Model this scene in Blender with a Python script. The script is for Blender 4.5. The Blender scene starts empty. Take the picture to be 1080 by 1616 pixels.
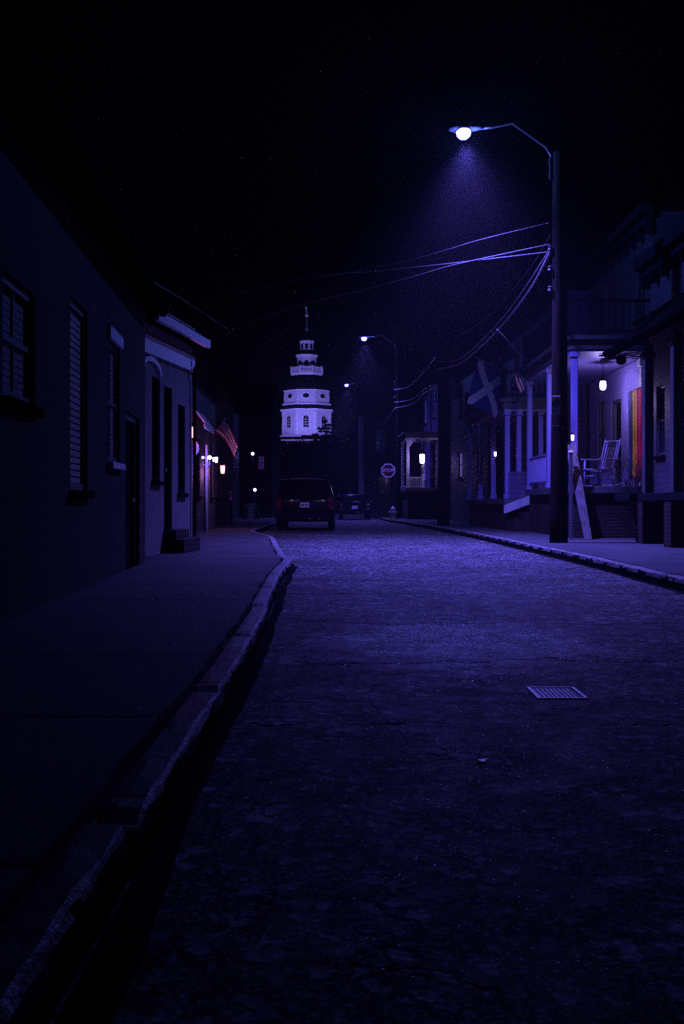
import bpy, bmesh, math, random
from mathutils import Vector, Matrix
random.seed(7)
R = math.radians
V = Vector
PI = math.pi
sc = bpy.context.scene
COL = sc.collection

# ------------------------------------------------------------------ camera numbers
F, H, HX, HY = 1600.0, 0.9, 540.0, 795.0     # focal length in photo pixels, eye height, horizon point
PV = 0.13                                    # pavement level
def P(x, y, Y):
    """a point seen at photo pixel (x, y) that stands Y metres ahead"""
    return V(((x-HX)*Y/F, Y, H+(HY-y)*Y/F))

# ------------------------------------------------------------------ mesh helpers
ORG = {}
def obj(name, bm, mat, parent=None, smooth=False, doubles=True, recalc=True):
    if doubles: bmesh.ops.remove_doubles(bm, verts=bm.verts, dist=1e-5)
    if recalc: bmesh.ops.recalc_face_normals(bm, faces=bm.faces)
    o_ = V((0, 0, 0))
    if parent is not None: o_ = ORG[parent.name]
    if o_.length > 0: bmesh.ops.translate(bm, verts=bm.verts, vec=-o_)
    me = bpy.data.meshes.new(name)
    bm.to_mesh(me); bm.free()
    if smooth:
        for p in me.polygons: p.use_smooth = True
    mats = mat if isinstance(mat, (list, tuple)) else [mat]
    for m in mats: me.materials.append(m)
    o = bpy.data.objects.new(name, me); COL.objects.link(o)
    if parent is not None: o.parent = parent
    ORG[o.name] = o_
    return o
def tag(o, label=None, cat=None, group=None, kind=None):
    if label: o['label'] = label
    if cat: o['category'] = cat
    if group: o['group'] = group
    if kind: o['kind'] = kind
    return o
def thing(name, label, cat, loc=(0, 0, 0), group=None):
    o = bpy.data.objects.new(name, None); COL.objects.link(o)
    o.location = loc; o.empty_display_size = .2
    ORG[o.name] = V(loc)
    return tag(o, label, cat, group)
def copy_tree(o, parent=None):
    c = o.copy(); COL.objects.link(c)
    ORG[c.name] = ORG[o.name].copy()
    if parent is not None: c.parent = parent
    for ch in list(o.children): copy_tree(ch, c)
    return c
def NB(): return bmesh.new()
def box(bm, x0, x1, y0, y1, z0, z1, M=None):
    vs = [V((x, y, z)) for x in (x0, x1) for y in (y0, y1) for z in (z0, z1)]
    if M is not None: vs = [M @ v for v in vs]
    v = [bm.verts.new(p) for p in vs]
    for q in ((0,1,3,2),(4,6,7,5),(0,4,5,1),(2,3,7,6),(0,2,6,4),(1,5,7,3)):
        bm.faces.new([v[i] for i in q])
def bbox(bm, x0, x1, y0, y1, z0, z1, b=.01, seg=1, M=None):
    t = bmesh.new(); box(t, x0, x1, y0, y1, z0, z1)
    bmesh.ops.recalc_face_normals(t, faces=t.faces)
    bmesh.ops.bevel(t, geom=t.edges[:], offset=b, segments=seg, affect='EDGES', profile=.5)
    if M is not None: bmesh.ops.transform(t, matrix=M, verts=t.verts)
    join(bm, t)
def join(bm, t):
    me = bpy.data.meshes.new('tmp'); t.to_mesh(me); t.free()
    bm.from_mesh(me); bpy.data.meshes.remove(me)
def tube(bm, pts, r, n=8, cap=True):
    pts = [V(p) for p in pts]
    rs = r if isinstance(r, (list, tuple)) else [r]*len(pts)
    rings = []; up = None
    for i, p in enumerate(pts):
        d = (pts[min(i+1, len(pts)-1)]-pts[max(i-1, 0)]).normalized()
        if up is None:
            up = V((0, 0, 1)) if abs(d.z) < .9 else V((1, 0, 0))
        a = d.cross(up)
        if a.length < 1e-6: a = d.cross(V((0, 1, 0)))
        a.normalize(); b = a.cross(d).normalized(); up = b
        rings.append([bm.verts.new(p+(a*math.cos(2*PI*k/n)+b*math.sin(2*PI*k/n))*rs[i]) for k in range(n)])
    for i in range(len(rings)-1):
        for k in range(n):
            bm.faces.new((rings[i][k], rings[i][(k+1) % n], rings[i+1][(k+1) % n], rings[i+1][k]))
    if cap:
        bm.faces.new(rings[0][::-1]); bm.faces.new(rings[-1])
def lathe(bm, prof, n=16, c=(0, 0, 0), ph=0.0, M=None, sx=1.0):
    c = V(c); rings = []
    for r, z in prof:
        ring = []
        for k in range(n):
            p = c+V((r*sx*math.cos(ph+2*PI*k/n), r*math.sin(ph+2*PI*k/n), z))
            if M is not None: p = M @ p
            ring.append(bm.verts.new(p))
        rings.append(ring)
    for i in range(len(rings)-1):
        for k in range(n):
            bm.faces.new((rings[i][k], rings[i][(k+1) % n], rings[i+1][(k+1) % n], rings[i+1][k]))
    bm.faces.new(rings[0][::-1]); bm.faces.new(rings[-1])
def prism(bm, poly, h0, h1, fn):
    """poly of (a, b); fn(a, b, h) -> point"""
    A = [bm.verts.new(fn(a, b, h0)) for a, b in poly]; B = [bm.verts.new(fn(a, b, h1)) for a, b in poly]
    n = len(poly)
    for i in range(n): bm.faces.new((A[i], A[(i+1) % n], B[(i+1) % n], B[i]))
    bm.faces.new(A[::-1]); bm.faces.new(B)
def quad(bm, *p): bm.faces.new([bm.verts.new(V(q)) for q in p])
class Fr:
    """a facade frame: a runs along the wall, d stands out of it, z is up"""
    def __init__(s, p0, p1):
        s.o = V((p0[0], p0[1], 0)); e = V((p1[0], p1[1], 0))
        s.L = (e-s.o).length; s.u = (e-s.o).normalized(); s.n = None
    def out(s, n):
        n = V(n); s.n = V((s.u.y, -s.u.x, 0))
        if s.n.dot(n) < 0: s.n = -s.n
        return s
    def p(s, a, d, z): return s.o+s.u*a+s.n*d+V((0, 0, z))
    def box(s, bm, a0, a1, d0, d1, z0, z1, b=0):
        M = Matrix(((s.u.x, s.n.x, 0, s.o.x), (s.u.y, s.n.y, 0, s.o.y), (0, 0, 1, 0), (0, 0, 0, 1)))
        if b: bbox(bm, a0, a1, d0, d1, z0, z1, b, 1, M)
        else: box(bm, a0, a1, d0, d1, z0, z1, M)
def text_mesh(body, size, name, mat, M, parent=None, ext=.003):
    cu = bpy.data.curves.new('txt', 'FONT'); cu.body = body; cu.size = size; cu.extrude = ext
    cu.align_x = 'CENTER'; cu.align_y = 'CENTER'
    t = bpy.data.objects.new('txt', cu); COL.objects.link(t)
    dg = bpy.context.evaluated_depsgraph_get(); dg.update()
    me = bpy.data.meshes.new_from_object(t.evaluated_get(dg))
    bpy.data.objects.remove(t); bpy.data.curves.remove(cu)
    bm = bmesh.new(); bm.from_mesh(me); bpy.data.meshes.remove(me)
    bmesh.ops.transform(bm, matrix=M, verts=bm.verts)
    return obj(name, bm, mat, parent, recalc=False)

# ------------------------------------------------------------------ materials
MATS = {}
class NT:
    def __init__(s, name):
        s.m = bpy.data.materials.new(name); s.m.use_nodes = True
        s.t = s.m.node_tree; s.n = s.t.nodes; s.b = s.n['Principled BSDF']
        s.tc = s.n.new('ShaderNodeTexCoord')
    def new(s, typ, **kw):
        x = s.n.new(typ)
        for k, v in kw.items(): setattr(x, k, v)
        return x
    def link(s, a, b): s.t.links.new(a, b)
    def noise(s, scale, detail=4, rough=.6, src=None, dist=0):
        x = s.new('ShaderNodeTexNoise'); x.inputs['Scale'].default_value = scale
        x.inputs['Detail'].default_value = detail; x.inputs['Roughness'].default_value = rough
        x.inputs['Distortion'].default_value = dist
        s.link(src or s.tc.outputs['Object'], x.inputs['Vector']); return x.outputs['Fac']
    def ramp(s, fac, stops):
        x = s.new('ShaderNodeValToRGB'); e = x.color_ramp.elements
        while len(e) < len(stops): e.new(.5)
        for i, (p, c) in enumerate(stops):
            e[i].position = p; e[i].color = (c, c, c, 1) if not isinstance(c, tuple) else (*c, 1)
        s.link(fac, x.inputs['Fac']); return x.outputs['Color']
    def math(s, op, a, b=None, clamp=False):
        x = s.new('ShaderNodeMath', operation=op, use_clamp=clamp)
        for i, q in enumerate((a, b)):
            if q is None: continue
            if isinstance(q, (int, float)): x.inputs[i].default_value = q
            else: s.link(q, x.inputs[i])
        return x.outputs[0]
    def mix(s, fac, a, b, blend='MIX'):
        x = s.new('ShaderNodeMix', data_type='RGBA', blend_type=blend)
        for i, q in ((0, fac), (6, a), (7, b)):
            if isinstance(q, (int, float)): x.inputs[i].default_value = q
            elif isinstance(q, tuple): x.inputs[i].default_value = (*q, 1)
            else: s.link(q, x.inputs[i])
        return x.outputs[2]
    def bump(s, h, strength=.3, dist=.01, prev=None):
        x = s.new('ShaderNodeBump'); x.inputs['Strength'].default_value = strength
        x.inputs['Distance'].default_value = dist; s.link(h, x.inputs['Height'])
        if prev is not None: s.link(prev, x.inputs['Normal'])
        return x.outputs[0]
    def col(s, c): s.link(c, s.b.inputs['Base Color'])
    def nrm(s, n): s.link(n, s.b.inputs['Normal'])
def mat(name, c, rough=.7, var=.25, scale=6, bump=.15, bscale=40, metal=0, spec=.4, coat=0):
    if name in MATS: return MATS[name]
    t = NT(name)
    f = t.noise(scale, 5)
    t.col(t.mix(f, tuple(x*(1-var) for x in c), tuple(min(1, x*(1+var)) for x in c)))
    t.b.inputs['Roughness'].default_value = rough; t.b.inputs['Metallic'].default_value = metal
    t.b.inputs['Specular IOR Level'].default_value = spec
    t.b.inputs['Coat Weight'].default_value = coat
    if bump: t.nrm(t.bump(t.noise(bscale, 3), bump, .01))
    MATS[name] = t.m; return t.m
def emit(name, c, s):
    t = NT(name); t.b.inputs['Base Color'].default_value = (.8, .8, .8, 1)
    t.b.inputs['Emission Color'].default_value = (*c, 1); t.b.inputs['Emission Strength'].default_value = s
    t.b.inputs['Roughness'].default_value = .3; t.m.cycles.emission_sampling = 'NONE'
    return t.m

def m_asphalt():
    t = NT('asphalt')
    ob = t.tc.outputs['Object']
    sep = t.new('ShaderNodeSeparateXYZ'); t.link(ob, sep.inputs[0])
    big = t.noise(.55, 5, .65); mid = t.noise(4.0, 4); fine = t.noise(95, 2, .7); grit = t.noise(230, 2, .8)
    base = t.ramp(big, [(.3, 1.2), (.55, 2.0), (.75, 2.8)])
    def stones(scale):
        v = t.new('ShaderNodeTexVoronoi'); v.inputs['Scale'].default_value = scale; t.link(ob, v.inputs['Vector'])
        sp = t.new('ShaderNodeSeparateColor'); t.link(v.outputs['Color'], sp.inputs[0]); return v.outputs['Distance'], sp.outputs[0]
    d1, c1 = stones(24); d2, c2 = stones(60); d3, c3 = stones(140)
    st1 = t.ramp(c1, [(.35, .003), (.65, .014), (.84, .07), (.95, .42)]); st2 = t.ramp(c2, [(.3, .004), (.6, .02), (.82, .08), (.95, .35)])
    st3 = t.ramp(c3, [(.3, .004), (.6, .02), (.82, .08), (.95, .35)])
    base = t.mix(1.0, base, t.mix(.4, t.mix(.5, st1, st2), st3), 'MULTIPLY')
    base = t.mix(.8, base, t.ramp(t.noise(1.6, 4, .7), [(.35, .35), (.6, 1.0)]), 'MULTIPLY')
    # long shrinkage cracks and patch seams across the lane, wandering with noise
    wob = t.math('MULTIPLY', t.math('SUBTRACT', t.noise(1.1, 5, .7), .5), .9)
    wob2 = t.math('MULTIPLY', t.math('SUBTRACT', t.noise(14, 2), .5), .05)
    yy = t.math('ADD', t.math('ADD', sep.outputs['Y'], wob), wob2)
    line = None
    for y0, w in ((4.15, .022), (5.75, .03), (7.6, .05), (10.1, .08), (11.9, .10), (14.2, .10)):
        d = t.math('DIVIDE', t.math('ABSOLUTE', t.math('SUBTRACT', yy, y0)), w)
        line = d if line is None else t.math('MINIMUM', line, d)
    gaps = t.ramp(t.noise(.9, 2), [(.40, 0.0), (.46, 1.0)])
    crack = t.math('MULTIPLY', t.math('SUBTRACT', 1.0, line, True), gaps, True)
    vo = t.new('ShaderNodeTexVoronoi', feature='DISTANCE_TO_EDGE'); vo.inputs['Scale'].default_value = 2.6
    vm = t.new('ShaderNodeVectorMath', operation='ADD'); nz = t.new('ShaderNodeTexNoise'); nz.inputs['Scale'].default_value = 3.5; nz.inputs['Detail'].default_value = 5
    vs = t.new('ShaderNodeVectorMath', operation='SCALE'); vs.inputs['Scale'].default_value = .45
    t.link(ob, nz.inputs['Vector']); t.link(nz.outputs['Color'], vs.inputs[0]); t.link(vs.outputs[0], vm.inputs[0]); t.link(ob, vm.inputs[1]); t.link(vm.outputs[0], vo.inputs['Vector'])
    al = t.math('MULTIPLY', t.ramp(vo.outputs['Distance'], [(.006, 1.0), (.03, 0.0)]), t.ramp(t.noise(.8, 3), [(.54, 0.0), (.64, .6)]))
    crk = t.math('MAXIMUM', crack, al)
    # a lighter patch: the lamp's sheen on the asphalt, painted into the colour
    dx = t.math('DIVIDE', t.math('SUBTRACT', sep.outputs['X'], .75), 1.0); dy = t.math('DIVIDE', t.math('SUBTRACT', sep.outputs['Y'], 6.6), 1.3)
    rr = t.math('ADD', t.math('ADD', t.math('MULTIPLY', dx, dx), t.math('MULTIPLY', dy, dy)), t.math('MULTIPLY', t.math('SUBTRACT', t.noise(2.2, 5, .7), .5), 2.2))
    worn = t.ramp(rr, [(.25, .75), (1.0, 0.0)])  # mask of the painted sheen
    base = t.mix(worn, base, t.mix(1.0, base, (2.4, 2.4, 2.4), 'MULTIPLY'))
    t.col(t.mix(t.math('MULTIPLY', crk, .85), base, (.006, .006, .006)))
    t.link(t.ramp(mid, [(.3, .6), (.7, .8)]), t.b.inputs['Roughness'])
    t.b.inputs['Specular IOR Level'].default_value = .02
    t.link(t.math('ADD', t.math('MULTIPLY', worn, .05), .02), t.b.inputs['Specular IOR Level'])
    n = t.bump(mid, .12, .02)
    n = t.bump(d1, .25, .008, n); n = t.bump(d2, .25, .004, n)
    n = t.bump(t.math('SUBTRACT', 1.0, crk), .8, .02, n); t.nrm(n)
    return t.m
def m_concrete(name, lo, hi, joint=1.5, off=0.0, rough=.85):
    t = NT(name); ob = t.tc.outputs['Object']
    sep = t.new('ShaderNodeSeparateXYZ'); t.link(ob, sep.inputs[0])
    big = t.noise(.9, 6, .65); fine = t.noise(110, 2, .7)
    c = t.mix(.4, t.ramp(big, [(.3, lo), (.7, hi)]), t.ramp(fine, [(.35, lo*.4), (.65, hi*1.4)]))
    wob = t.math('MULTIPLY', t.math('SUBTRACT', t.noise(3, 3), .5), .05)
    y = t.math('ADD', t.math('ADD', sep.outputs['Y'], wob), 100+off)
    fr = t.math('ABSOLUTE', t.math('SUBTRACT', t.math('FRACT', t.math('DIVIDE', y, joint)), .5))
    j = t.ramp(fr, [(.008, 1.0), (.016, 0.0)])
    st = t.ramp(t.noise(2.2, 5, .7), [(.55, 0.0), (.72, .5)])
    c = t.mix(t.math('MAXIMUM', t.math('MULTIPLY', j, .85), st), c, (lo*.25,)*3)
    t.col(c); t.b.inputs['Roughness'].default_value = rough; t.b.inputs['Specular IOR Level'].default_value = .06
    n = t.bump(fine, .5, .008); n = t.bump(t.noise(9, 4), .3, .02, n); n = t.bump(t.math('SUBTRACT', 1.0, j), .7, .02, n); t.nrm(n)
    return t.m
def m_brick(name, c1, c2, mortar, sc_=1.0):
    t = NT(name); sep = t.new('ShaderNodeSeparateXYZ'); t.link(t.tc.outputs['Object'], sep.inputs[0])
    cb = t.new('ShaderNodeCombineXYZ')
    t.link(t.math('ADD', sep.outputs['Y'], sep.outputs['X']), cb.inputs[0]); t.link(sep.outputs['Z'], cb.inputs[1])
    br = t.new('ShaderNodeTexBrick'); t.link(cb.outputs[0], br.inputs['Vector'])
    br.inputs['Color1'].default_value = (*c1, 1); br.inputs['Color2'].default_value = (*c2, 1); br.inputs['Mortar'].default_value = (*mortar, 1)
    br.inputs['Scale'].default_value = sc_; br.inputs['Mortar Size'].default_value = .008
    br.inputs['Brick Width'].default_value = .22; br.inputs['Row Height'].default_value = .075
    t.col(t.mix(.5, br.outputs['Color'], t.ramp(t.noise(3, 5), [(.3, .3), (.7, 1.0)]), 'MULTIPLY'))
    t.b.inputs['Roughness'].default_value = .9; t.b.inputs['Specular IOR Level'].default_value = .2
    n = t.bump(t.math('SUBTRACT', 1.0, br.outputs['Fac']), .8, .012); n = t.bump(t.noise(60, 3), .3, .01, n); t.nrm(n)
    return t.m
def m_clap(name, c, pitch=.13):
    t = NT(name); sep = t.new('ShaderNodeSeparateXYZ'); t.link(t.tc.outputs['Object'], sep.inputs[0])
    f = t.math('FRACT', t.math('DIVIDE', t.math('ADD', sep.outputs['Z'], 20), pitch))
    edge = t.ramp(f, [(.0, .35), (.1, 1.0)])
    k = t.mix(t.noise(5, 5), tuple(x*.75 for x in c), tuple(min(1, x*1.15) for x in c))
    t.col(t.mix(1.0, k, edge, 'MULTIPLY')); t.b.inputs['Roughness'].default_value = .6; t.b.inputs['Specular IOR Level'].default_value = .12
    n = t.bump(t.math('SUBTRACT', 1.0, f), .9, .03); n = t.bump(t.noise(40, 3), .12, .01, n); t.nrm(n)
    return t.m
def m_shingle(name, c):
    t = NT(name); sep = t.new('ShaderNodeSeparateXYZ'); t.link(t.tc.outputs['Object'], sep.inputs[0])
    f = t.math('FRACT', t.math('DIVIDE', t.math('ADD', sep.outputs['Z'], 20), .09))
    t.col(t.mix(t.noise(9, 4), tuple(x*.5 for x in c), tuple(x*1.4 for x in c))); t.b.inputs['Roughness'].default_value = .9
    t.b.inputs['Specular IOR Level'].default_value = .0
    t.nrm(t.bump(f, .6, .02)); return t.m
def m_wood(name, c):
    t = NT(name); mp = t.new('ShaderNodeMapping'); mp.inputs['Scale'].default_value = (14, 14, .9); t.link(t.tc.outputs['Object'], mp.inputs[0])
    f = t.noise(2.0, 6, .65, mp.outputs[0])
    t.col(t.ramp(f, [(.3, tuple(x*.35 for x in c)), (.55, c), (.75, tuple(x*1.5 for x in c))]))
    t.b.inputs['Roughness'].default_value = .9; t.b.inputs['Specular IOR Level'].default_value = .02
    t.nrm(t.bump(f, .7, .02)); return t.m
def m_glass(name, tint=(.01, .01, .014), rough=.08):
    t = NT(name); t.b.inputs['Roughness'].default_value = rough; t.b.inputs['Specular IOR Level'].default_value = .7
    t.col(t.mix(t.noise(1.2, 2), tuple(x*.6 for x in tint), tuple(x*1.5 for x in tint)))
    t.nrm(t.bump(t.noise(2.5, 2), .05, .05)); return t.m
def m_flag(kind):
    t = NT('cloth_'+kind); uv = t.tc.outputs['UV']; sep = t.new('ShaderNodeSeparateXYZ'); t.link(uv, sep.inputs[0])
    u, v = sep.outputs['X'], sep.outputs['Y']
    if kind == 'stars_stripes':
        st = t.math('GREATER_THAN', t.math('FRACT', t.math('MULTIPLY', v, 3.5)), .5)
        c = t.mix(st, (.45, .012, .02), (.85, .85, .85))
        can = t.math('MULTIPLY', t.math('LESS_THAN', u, .4), t.math('GREATER_THAN', v, .4286))
        vo = t.new('ShaderNodeTexVoronoi'); vo.inputs['Scale'].default_value = 14; vo.inputs['Randomness'].default_value = 0; t.link(uv, vo.inputs['Vector'])
        cc = t.mix(t.math('LESS_THAN', vo.outputs['Distance'], .3), (.02, .03, .15), (.8, .8, .8))
        c = t.mix(can, c, cc)
    elif kind == 'saltire':
        d1 = t.math('ABSOLUTE', t.math('SUBTRACT', u, v)); d2 = t.math('ABSOLUTE', t.math('SUBTRACT', t.math('ADD', u, v), 1.0))
        x = t.math('LESS_THAN', t.math('MINIMUM', d1, d2), .12)
        c = t.mix(x, (.008, .015, .10), (.3, .3, .32))
    else:
        ra = t.new('ShaderNodeValToRGB'); e = ra.color_ramp; e.interpolation = 'CONSTANT'
        cols = [(.03, .005, .06), (.004, .02, .2), (.004, .05, .012), (.95, .55, .01), (.95, .2, .01), (.9, .008, .06)]
        pos = [0, .09, .2, .3, .52, .62]
        while len(e.elements) < 6: e.elements.new(.5)
        for i, q in enumerate(cols): e.elements[i].position = pos[i]; e.elements[i].color = (*q, 1)
        t.link(u, ra.inputs['Fac']); c = ra.outputs['Color']
    t.col(c); t.b.inputs['Roughness'].default_value = .8; t.b.inputs['Specular IOR Level'].default_value = .2
    t.b.inputs['Sheen Weight'].default_value = .1
    wv = t.noise(260, 2); t.nrm(t.bump(wv, .25, .004))
    tr = t.new('ShaderNodeBsdfTranslucent'); mx = t.new('ShaderNodeMixShader'); mx.inputs[0].default_value = .35
    t.link(c, tr.inputs['Color']); t.link(t.b.outputs[0], mx.inputs[1]); t.link(tr.outputs[0], mx.inputs[2]); t.link(mx.outputs[0], t.n['Material Output'].inputs['Surface']); return t.m

ASPH = m_asphalt()
PAVE = m_concrete('pavement_concrete', .04, .09, 1.5, .6)
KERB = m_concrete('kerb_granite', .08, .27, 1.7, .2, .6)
def dim_near_kerb():  # darkens the near stretch in its colour, in place of weaker light
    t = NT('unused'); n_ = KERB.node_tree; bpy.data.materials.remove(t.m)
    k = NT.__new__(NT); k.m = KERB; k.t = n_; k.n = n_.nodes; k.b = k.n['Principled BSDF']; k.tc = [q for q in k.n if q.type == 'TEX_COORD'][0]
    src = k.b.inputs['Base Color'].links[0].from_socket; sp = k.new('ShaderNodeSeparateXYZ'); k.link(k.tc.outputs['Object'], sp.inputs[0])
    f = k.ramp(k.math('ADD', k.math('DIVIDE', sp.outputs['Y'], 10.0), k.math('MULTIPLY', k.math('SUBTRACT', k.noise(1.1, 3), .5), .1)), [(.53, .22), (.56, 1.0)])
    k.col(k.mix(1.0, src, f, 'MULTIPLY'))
dim_near_kerb()
TARSHADE = mat('tar_shade_kerb_face', (.008, .008, .008), .95, .5, 9, .5, 60, spec=.01)  # dark kerb face: grime, with shade painted into the colour
_a = NT('worn_edge_glint'); _a.col(_a.ramp(_a.noise(28, 4, .8), [(.46, .03), (.56, .3), (.66, .75)])); _a.b.inputs['Roughness'].default_value = .55; _a.b.inputs['Specular IOR Level'].default_value = .15  # pale flecks on the worn edge: its glint painted as colour
_a.nrm(_a.bump(_a.noise(60, 4), .8, .02)); ARRIS = _a.m
SOIL = mat('soil', (.03, .03, .026), .95)
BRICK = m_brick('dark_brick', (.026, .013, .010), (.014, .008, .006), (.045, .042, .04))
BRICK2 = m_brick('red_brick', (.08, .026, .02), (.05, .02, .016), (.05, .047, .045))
STUCCO = mat('stucco', (.16, .145, .145), .95, .35, 2.0, .5, 55, spec=.15)
WHITE = mat('white_paint', (.75, .75, .76), .45, .12, 5, .08, 30)
CHAIRP = mat('chair_paint', (.26, .24, .34), .6, .3, 6, .1, 30)
OFFWHITE = mat('worn_white_paint', (.36, .36, .37), .6, .35, 4, .2, 30)
LAV = mat('pale_violet_paint', (.18, .16, .34), .5, .12, 4, .08, 25)
GREYP = mat('grey_paint', (.06, .06, .065), .6, .2, 5, .1, 30)
DARKP = mat('dark_paint', (.012, .012, .015), .7, .3, 5, .1, 30, spec=0)
BLUEP = mat('blue_paint', (.05, .12, .6), .4, .15, 5, .05, 30)
CLAPW = m_clap('slate_clapboard', (.055, .05, .07)); CLAPD = m_clap('dark_clapboard', (.05, .05, .06)); CLAPV = m_clap('violet_clapboard', (.08, .055, .12))
ROOF = m_shingle('roof_shingles', (.008, .008, .0085)); DOMER = m_shingle('dome_shingles', (.012, .012, .013))
WOOD = m_wood('pole_wood', (.013, .011, .009)); PLANK = m_wood('plank_wood', (.17, .16, .15))
IRON = mat('dark_iron', (.006, .006, .0065), .8, .3, 8, .1, 50, spec=0)
STEEL = mat('galvanised_steel', (.08, .08, .085), .5, .2, 8, .1, 40, metal=.9)
WIREM = mat('wire_rubber', (.09, .09, .095), .4, .1, 8, .0, 30, spec=.3); CABLE = mat('cable_sheath', (.5, .5, .52), .3, .1, 8, .03, 30, spec=.8)
GLASS = m_glass('night_glass'); BLIND = mat('drawn_blind', (.24, .24, .25), .7, .12, 8, .2, 60)
CARP = mat('black_car_paint', (.006, .006, .008), .22, .2, 3, 0, metal=.2, spec=.5, coat=.8)
CARG = m_glass('car_glass', (.004, .004, .005), .05); TYRE = mat('tyre_rubber', (.012, .012, .012), .8)
REDL = mat('tail_lamp_plastic', (.10, .003, .004), .15, .2, 6, 0, spec=.8); CHROME = mat('chrome', (.7, .7, .72), .12, .05, 5, 0, metal=1)
SIGNR = mat('sign_red', (.07, .003, .006), .4, .1, 6, .02, 30); SIGNW = mat('sign_white', (.82, .82, .85), .35, .05, 6, .02, 30)
LEAF = mat('evergreen_needles', (.022, .035, .02), .8, .5, 2, 0, spec=.1); BARK = m_wood('bark', (.06, .05, .04))
STONE = mat('pale_stone', (.4, .4, .4), .8, .2, 3, .2, 30)
STATEW = m_clap('state_house_white', (.72, .72, .74), .42)
BLUE = (.155, .115, 1.0)
LAMPW = emit('lamp_white', (.62, .55, 1.0), 8)
LENS1 = emit('lamp_lens', (.18, .16, 1.0), 12)
PORCHL = emit('porch_globe', (.75, .62, 1.0), 6)
AMBER = emit('amber_globe', (1.0, .34, .36), 4)
WINLIT = emit('lit_pane', (.30, .24, 1.0), .5)
WINPUR = emit('purple_pane', (.30, .08, .55), .06)

# ------------------------------------------------------------------ lights
def light(typ, name, loc, power, col=BLUE, r=.1, aim=None, ang=120, blend=1.0, parent=None):
    l = bpy.data.lights.new(name, typ); l.energy = power; l.color = col; l.shadow_soft_size = r
    if typ == 'SPOT': l.spot_size = R(ang); l.spot_blend = blend
    o = bpy.data.objects.new(name, l); COL.objects.link(o)
    if aim is not None: o.rotation_euler = (V(aim)-V(loc)).to_track_quat('-Z', 'Y').to_euler()
    o.location = V(loc)
    if parent is not None: o.location = V(loc)-ORG[parent.name]; o.parent = parent
    return o

# ================================================================== SETTING
def resample(pts, step):
    out = []
    for (a, b) in zip(pts[:-1], pts[1:]):
        a, b = V(a), V(b); n = max(1, int((b-a).length/step))
        out += [a.lerp(b, i/n) for i in range(n)]
    return out+[V(pts[-1])]
LK = [(-.5, -6), (-.5, 2), (-.51, 5), (-.55, 7.3), (-.67, 10.7), (-.70, 14.3), (-.86, 15.4), (-1.09, 18), (-1.62, 24), (-2.55, 29), (-2.75, 40), (-2.9, 57)]
RK = [(3.35, -6), (3.42, 6), (3.5, 10.7), (3.57, 14), (3.56, 18.4), (3.5, 26), (3.3, 33), (2.78, 44), (2.4, 50), (2.2, 57)]
def strip_between(bm, A, B, za, zb, n):
    prev = None
    for a, b in zip(A, B):
        row = [bm.verts.new((a[0]+(b[0]-a[0])*k/n, a[1]+(b[1]-a[1])*k/n, za+(zb-za)*k/n)) for k in range(n+1)]
        if prev:
            for k in range(n): bm.faces.new((prev[k], prev[k+1], row[k+1], row[k]))
        prev = row
def at_y(pl, y):
    for a, b in zip(pl[:-1], pl[1:]):
        if a[1] <= y <= b[1]:
            k = (y-a[1])/(b[1]-a[1]); return a[0]+(b[0]-a[0])*k
    return pl[-1][0] if y > pl[-1][1] else pl[0][0]
bm = NB(); g = 700
quad(bm, (-g/2, -40, -.03), (g/2, -40, -.03), (g/2, g-40, -.03), (-g/2, g-40, -.03))
tag(obj('ground', bm, SOIL), 'dark bare ground beneath the whole street', 'ground', kind='structure')
ys = [-6+i*.5 for i in range(127)]
bm = NB(); strip_between(bm, [(at_y(LK, y)-.15, y) for y in ys], [(at_y(RK, y)+.15, y) for y in ys], 0, 0, 8)
tag(obj('road', bm, ASPH), 'worn cracked asphalt street running ahead between two kerbs', 'road', kind='structure')
bm = NB(); quad(bm, (-60, 57, -.004), (60, 57, -.004), (60, 67, -.004), (-60, 67, -.004)); quad(bm, (-3.2, 67, -.004), (2, 67, -.004), (1.5, 150, -.004), (-4, 150, -.004))
tag(obj('cross_street', bm, ASPH), 'asphalt cross street beyond the stop sign', 'road', kind='structure')
def kerb(pl, side, name, label):
    pts = resample([(x, y, 0) for x, y in pl], .07); bm = NB(); prev = None; dist = 0
    prof = [(0, -.03), (.003, .075), (.006, .112), (.012, .125), (.022, .1305), (.08, .133), (.115, .13), (.128, .11), (.13, .04)]
    rnd = random.Random(3+side); off = 0; nz = [0]*9
    for i, p in enumerate(pts):
        d = (pts[min(i+1, len(pts)-1)]-pts[max(i-1, 0)]).normalized(); nrm = V((-d.y, d.x, 0))*(1 if side < 0 else -1)
        if i: dist += (p-pts[i-1]).length
        if int(dist/1.7) != int((dist-.07)/1.7): off = rnd.uniform(-.012, .012)
        jt = (dist % 1.7) < .07
        nz = [.55*q+.6*rnd.uniform(-1, 1) for q in nz]
        row = []
        for k, (o_, z) in enumerate(prof):
            e = nz[k]*.008*(1 if 1 <= k <= 5 else .3)
            row.append(bm.verts.new(p+nrm*(o_+off+e*.8)+V((0, 0, z+(e*.6 if k > 1 else 0)-(.022 if jt and 1 < k < 7 else 0)))))
        if prev:
            for k in range(len(prof)-1): bm.faces.new((prev[k], prev[k+1], row[k+1], row[k]))
        prev = row
    o = obj(name, bm, [KERB, TARSHADE, ARRIS], smooth=False)
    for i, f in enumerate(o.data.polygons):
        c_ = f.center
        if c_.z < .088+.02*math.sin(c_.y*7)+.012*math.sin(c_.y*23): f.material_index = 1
        elif i % 8 in (2, 3): f.material_index = 2
    tag(o, label, 'kerb', kind='structure')
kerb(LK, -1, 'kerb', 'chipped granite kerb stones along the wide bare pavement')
kerb(RK, 1, 'kerb', 'granite kerb stones along the pavement with the wooden poles')
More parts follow.
